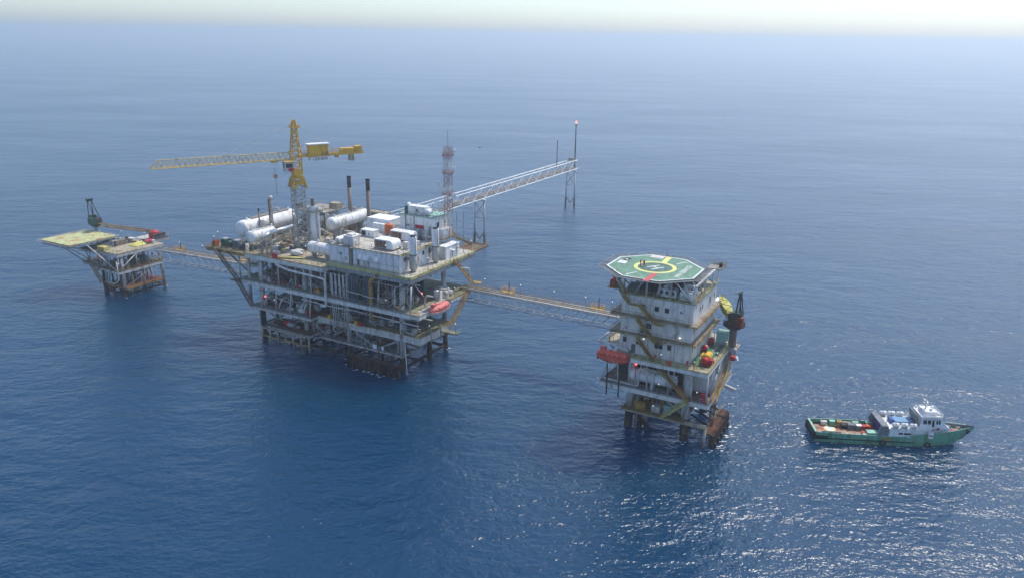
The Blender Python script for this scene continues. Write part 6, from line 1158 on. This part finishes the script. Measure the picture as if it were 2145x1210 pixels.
def body_mesh(arm, step):
    """skinned skeleton; arm: elbow bend; step: stride. Faces +X."""
    P = []; E = []; RAD = []
    def add(p, r, par=None):
        P.append(p); RAD.append(r); i = len(P) - 1
        if par is not None: E.append((par, i))
        return i
    pel = add((0, 0, .95), .15); sp1 = add((0, 0, 1.15), .145, pel); ch = add((.01, 0, 1.33), .16, sp1); nk = add((.01, 0, 1.49), .065, ch); hd_ = add((.03, 0, 1.6), .095, nk); add((.03, 0, 1.7), .085, hd_)
    for s in (-1, 1):
        d = step * s
        hip = add((0, s * .1, .9), .105, pel); kn = add((d * .5 + .02, s * .11, .5), .075, hip); an = add((d, s * .11, .1), .055, kn); add((d + .15, s * .12, .05), .045, an)
        shd = add((0, s * .2, 1.42), .075, ch); el = add((-.04 + arm * .1, s * .29, 1.16), .055, shd); wr = add((arm * .25, s * .28, .94 + arm * .16), .04, el); ha = add((arm * .31, s * .275, .87 + arm * .17), .036, wr)
        for k, (dx, dy, ln) in enumerate(((.035, .0, .085), (.018, .004, .095), (0, .006, .09), (-.018, .004, .072))):
            a = add((arm * .33 + dx, s * (.275 + dy), .83 + arm * .17), .011, ha); add((arm * .35 + dx + .012, s * (.265 + dy), .83 + arm * .17 - ln), .009, a)
        a = add((arm * .32 + .05, s * .262, .86 + arm * .17), .012, ha); add((arm * .33 + .075, s * .255, .82 + arm * .17), .010, a)
    me = bpy.data.meshes.new('body'); me.from_pydata(P, E, []); o = bpy.data.objects.new('body', me); COL.objects.link(o)
    mo = o.modifiers.new('skin', 'SKIN'); mo.use_smooth_shade = True
    sv = me.skin_vertices[0].data
    for i, r in enumerate(RAD): sv[i].radius = (r, r); sv[i].use_root = (i == 0)
    ss = o.modifiers.new('sub', 'SUBSURF'); ss.levels = 1; ss.render_levels = 1
    bpy.context.view_layer.update(); out = bpy.data.meshes.new_from_object(o.evaluated_get(bpy.context.evaluated_depsgraph_get())); bpy.data.objects.remove(o); return out
BODIES = [body_mesh(0.15, .06), body_mesh(.8, .2)]
def person(label, fr, x, y, z, rz, kind, mat, group):
    t = thing('person', label, 'person', fr, x, y, z, rz, group); key = (kind, mat)
    if key not in CACHE: b = BODIES[kind].copy(); b.materials.clear(); b.materials.append(MATS[mat]); CACHE[key] = b
    put(t, 'body', CACHE[key])
    if 'helmet' not in CACHE: CACHE['helmet'] = mesh_of('helmet', *(lambda m: (m.v, m.f))(MB().lathe([(.165, 0), (.14, .01), (.135, .06), (.1, .12), (.03, .15)], 14, (.03, 0, 1.69))), 'helmet', True); CACHE['face'] = mesh_of('face', *(lambda m: (m.v, m.f))(MB().box(.115, .15, -.014, .014, 1.58, 1.63).box(.105, .125, -.045, -.022, 1.635, 1.65).box(.105, .125, .022, .045, 1.635, 1.65).box(.105, .124, -.028, .028, 1.545, 1.555).box(.01, .05, -.115, -.09, 1.58, 1.65).box(.01, .05, .09, .115, 1.58, 1.65)), 'skin')
    put(t, 'helmet', CACHE['helmet']); put(t, 'face', CACHE['face']); return t
G = 'workers in coveralls'
person('person in red coverall on the helideck, left of the pair', FA, -12.6, 3.0, 35.012, 20, 0, 'worker_red', G); person('person in red coverall and white helmet on the helideck, right of the pair', FA, -11.8, 2.9, 35.012, 160, 1, 'worker_red', G)
person('person in red coverall and white helmet at the near corner of the block', FA, .2, -1.9, 17.212, -60, 1, 'worker_red', G); person('person in orange coverall standing at the front deck edge', FA, 1.7, -2.3, 17.212, 120, 0, 'worker_orange', G); person('person in white helmet bending by the mixer machine', FA, 2.1, .3, 17.212, 20, 1, 'worker_red', G); person('person in orange coverall at the foot of the block stairway', FA, -6.4, -2.0, 17.212, -30, 0, 'worker_orange', G)

# ================================================================ bird
bd = thing('bird', 'small dark bird gliding over the sea in front of the flare bridge', 'bird', FW, -8.2, 190, 54.5, 30)
MB().lathe([(.01, -.3), (.06, -.2), (.09, 0), (.06, .2), (.03, .3), (.01, .36)], 8, (0, 0, 0), 'X').build(bd, 'body', 'sooty', True)
for s in (-1, 1): put(bd, 'wing', mesh_of('wing', [(.12, s * .05, .03), (.2, s * .35, .16), (.05, s * .75, .12), (-.05, s * .35, .14), (-.1, s * .05, .02), (.12, s * .05, .0), (.2, s * .35, .13), (.05, s * .75, .1), (-.05, s * .35, .11), (-.1, s * .05, .0)], [(0, 1, 2, 3, 4), (9, 8, 7, 6, 5)], 'sooty'))
put(bd, 'tail', mesh_of('tail', [(-.25, -.03, .02), (-.25, .03, .02), (-.5, .1, .02), (-.5, -.1, .02), (-.25, -.03, 0), (-.25, .03, 0), (-.5, .1, 0), (-.5, -.1, 0)], BF, 'sooty'))

# ================================================================ foam where the sea washes round the legs and fenders
def make_foam():
    r_ = random.Random(5); m = MB()
    spots = [(FM, x, y, .9, 9) for x in LX for y in (0, 18)] + [(FA, x, y, 1.2, 12) for x, y in ((.1, .9), (-12.5, .9), (.1, 16), (-12.5, 16))] + [(FA, 6.4, y, 1.0, 9) for y in range(0, 13, 2)] + [(FM, x, -4.6, .8, 5) for x in range(-14, 2, 2)] + [(FL, x, y, .8, 5) for x in (0, -8.5) for y in (0, 13.5)] + [(FB, x, -3.4, .6, 3) for x in range(1, 28, 3)] + [(FB, -1.5, y, 1.2, 6) for y in (-2, 0, 2)] + [(FB, 29.8, -.8, .8, 6)]
    for fr, x, y, sp, n in spots:
        for i in range(n):
            a = r_.uniform(0, 6.28); d = sp * r_.uniform(.75, 2.1); c = fr.m @ Vector((x + d * math.cos(a), y + d * math.sin(a), 0)); k = r_.randint(5, 8); R0 = r_.uniform(.06, .26)
            v = [(c.x + R0 * r_.uniform(.5, 1.5) * 1.6 * math.cos(6.283 * j / k), c.y + R0 * r_.uniform(.5, 1.3) * math.sin(6.283 * j / k), .03) for j in range(k)]
            m.add(v, [tuple(range(k))])
    o = m.build(None, 'foam', 'helmet'); tag(o, 'white foam flecks round the platform legs and boat', None, None, 'stuff')
make_foam()
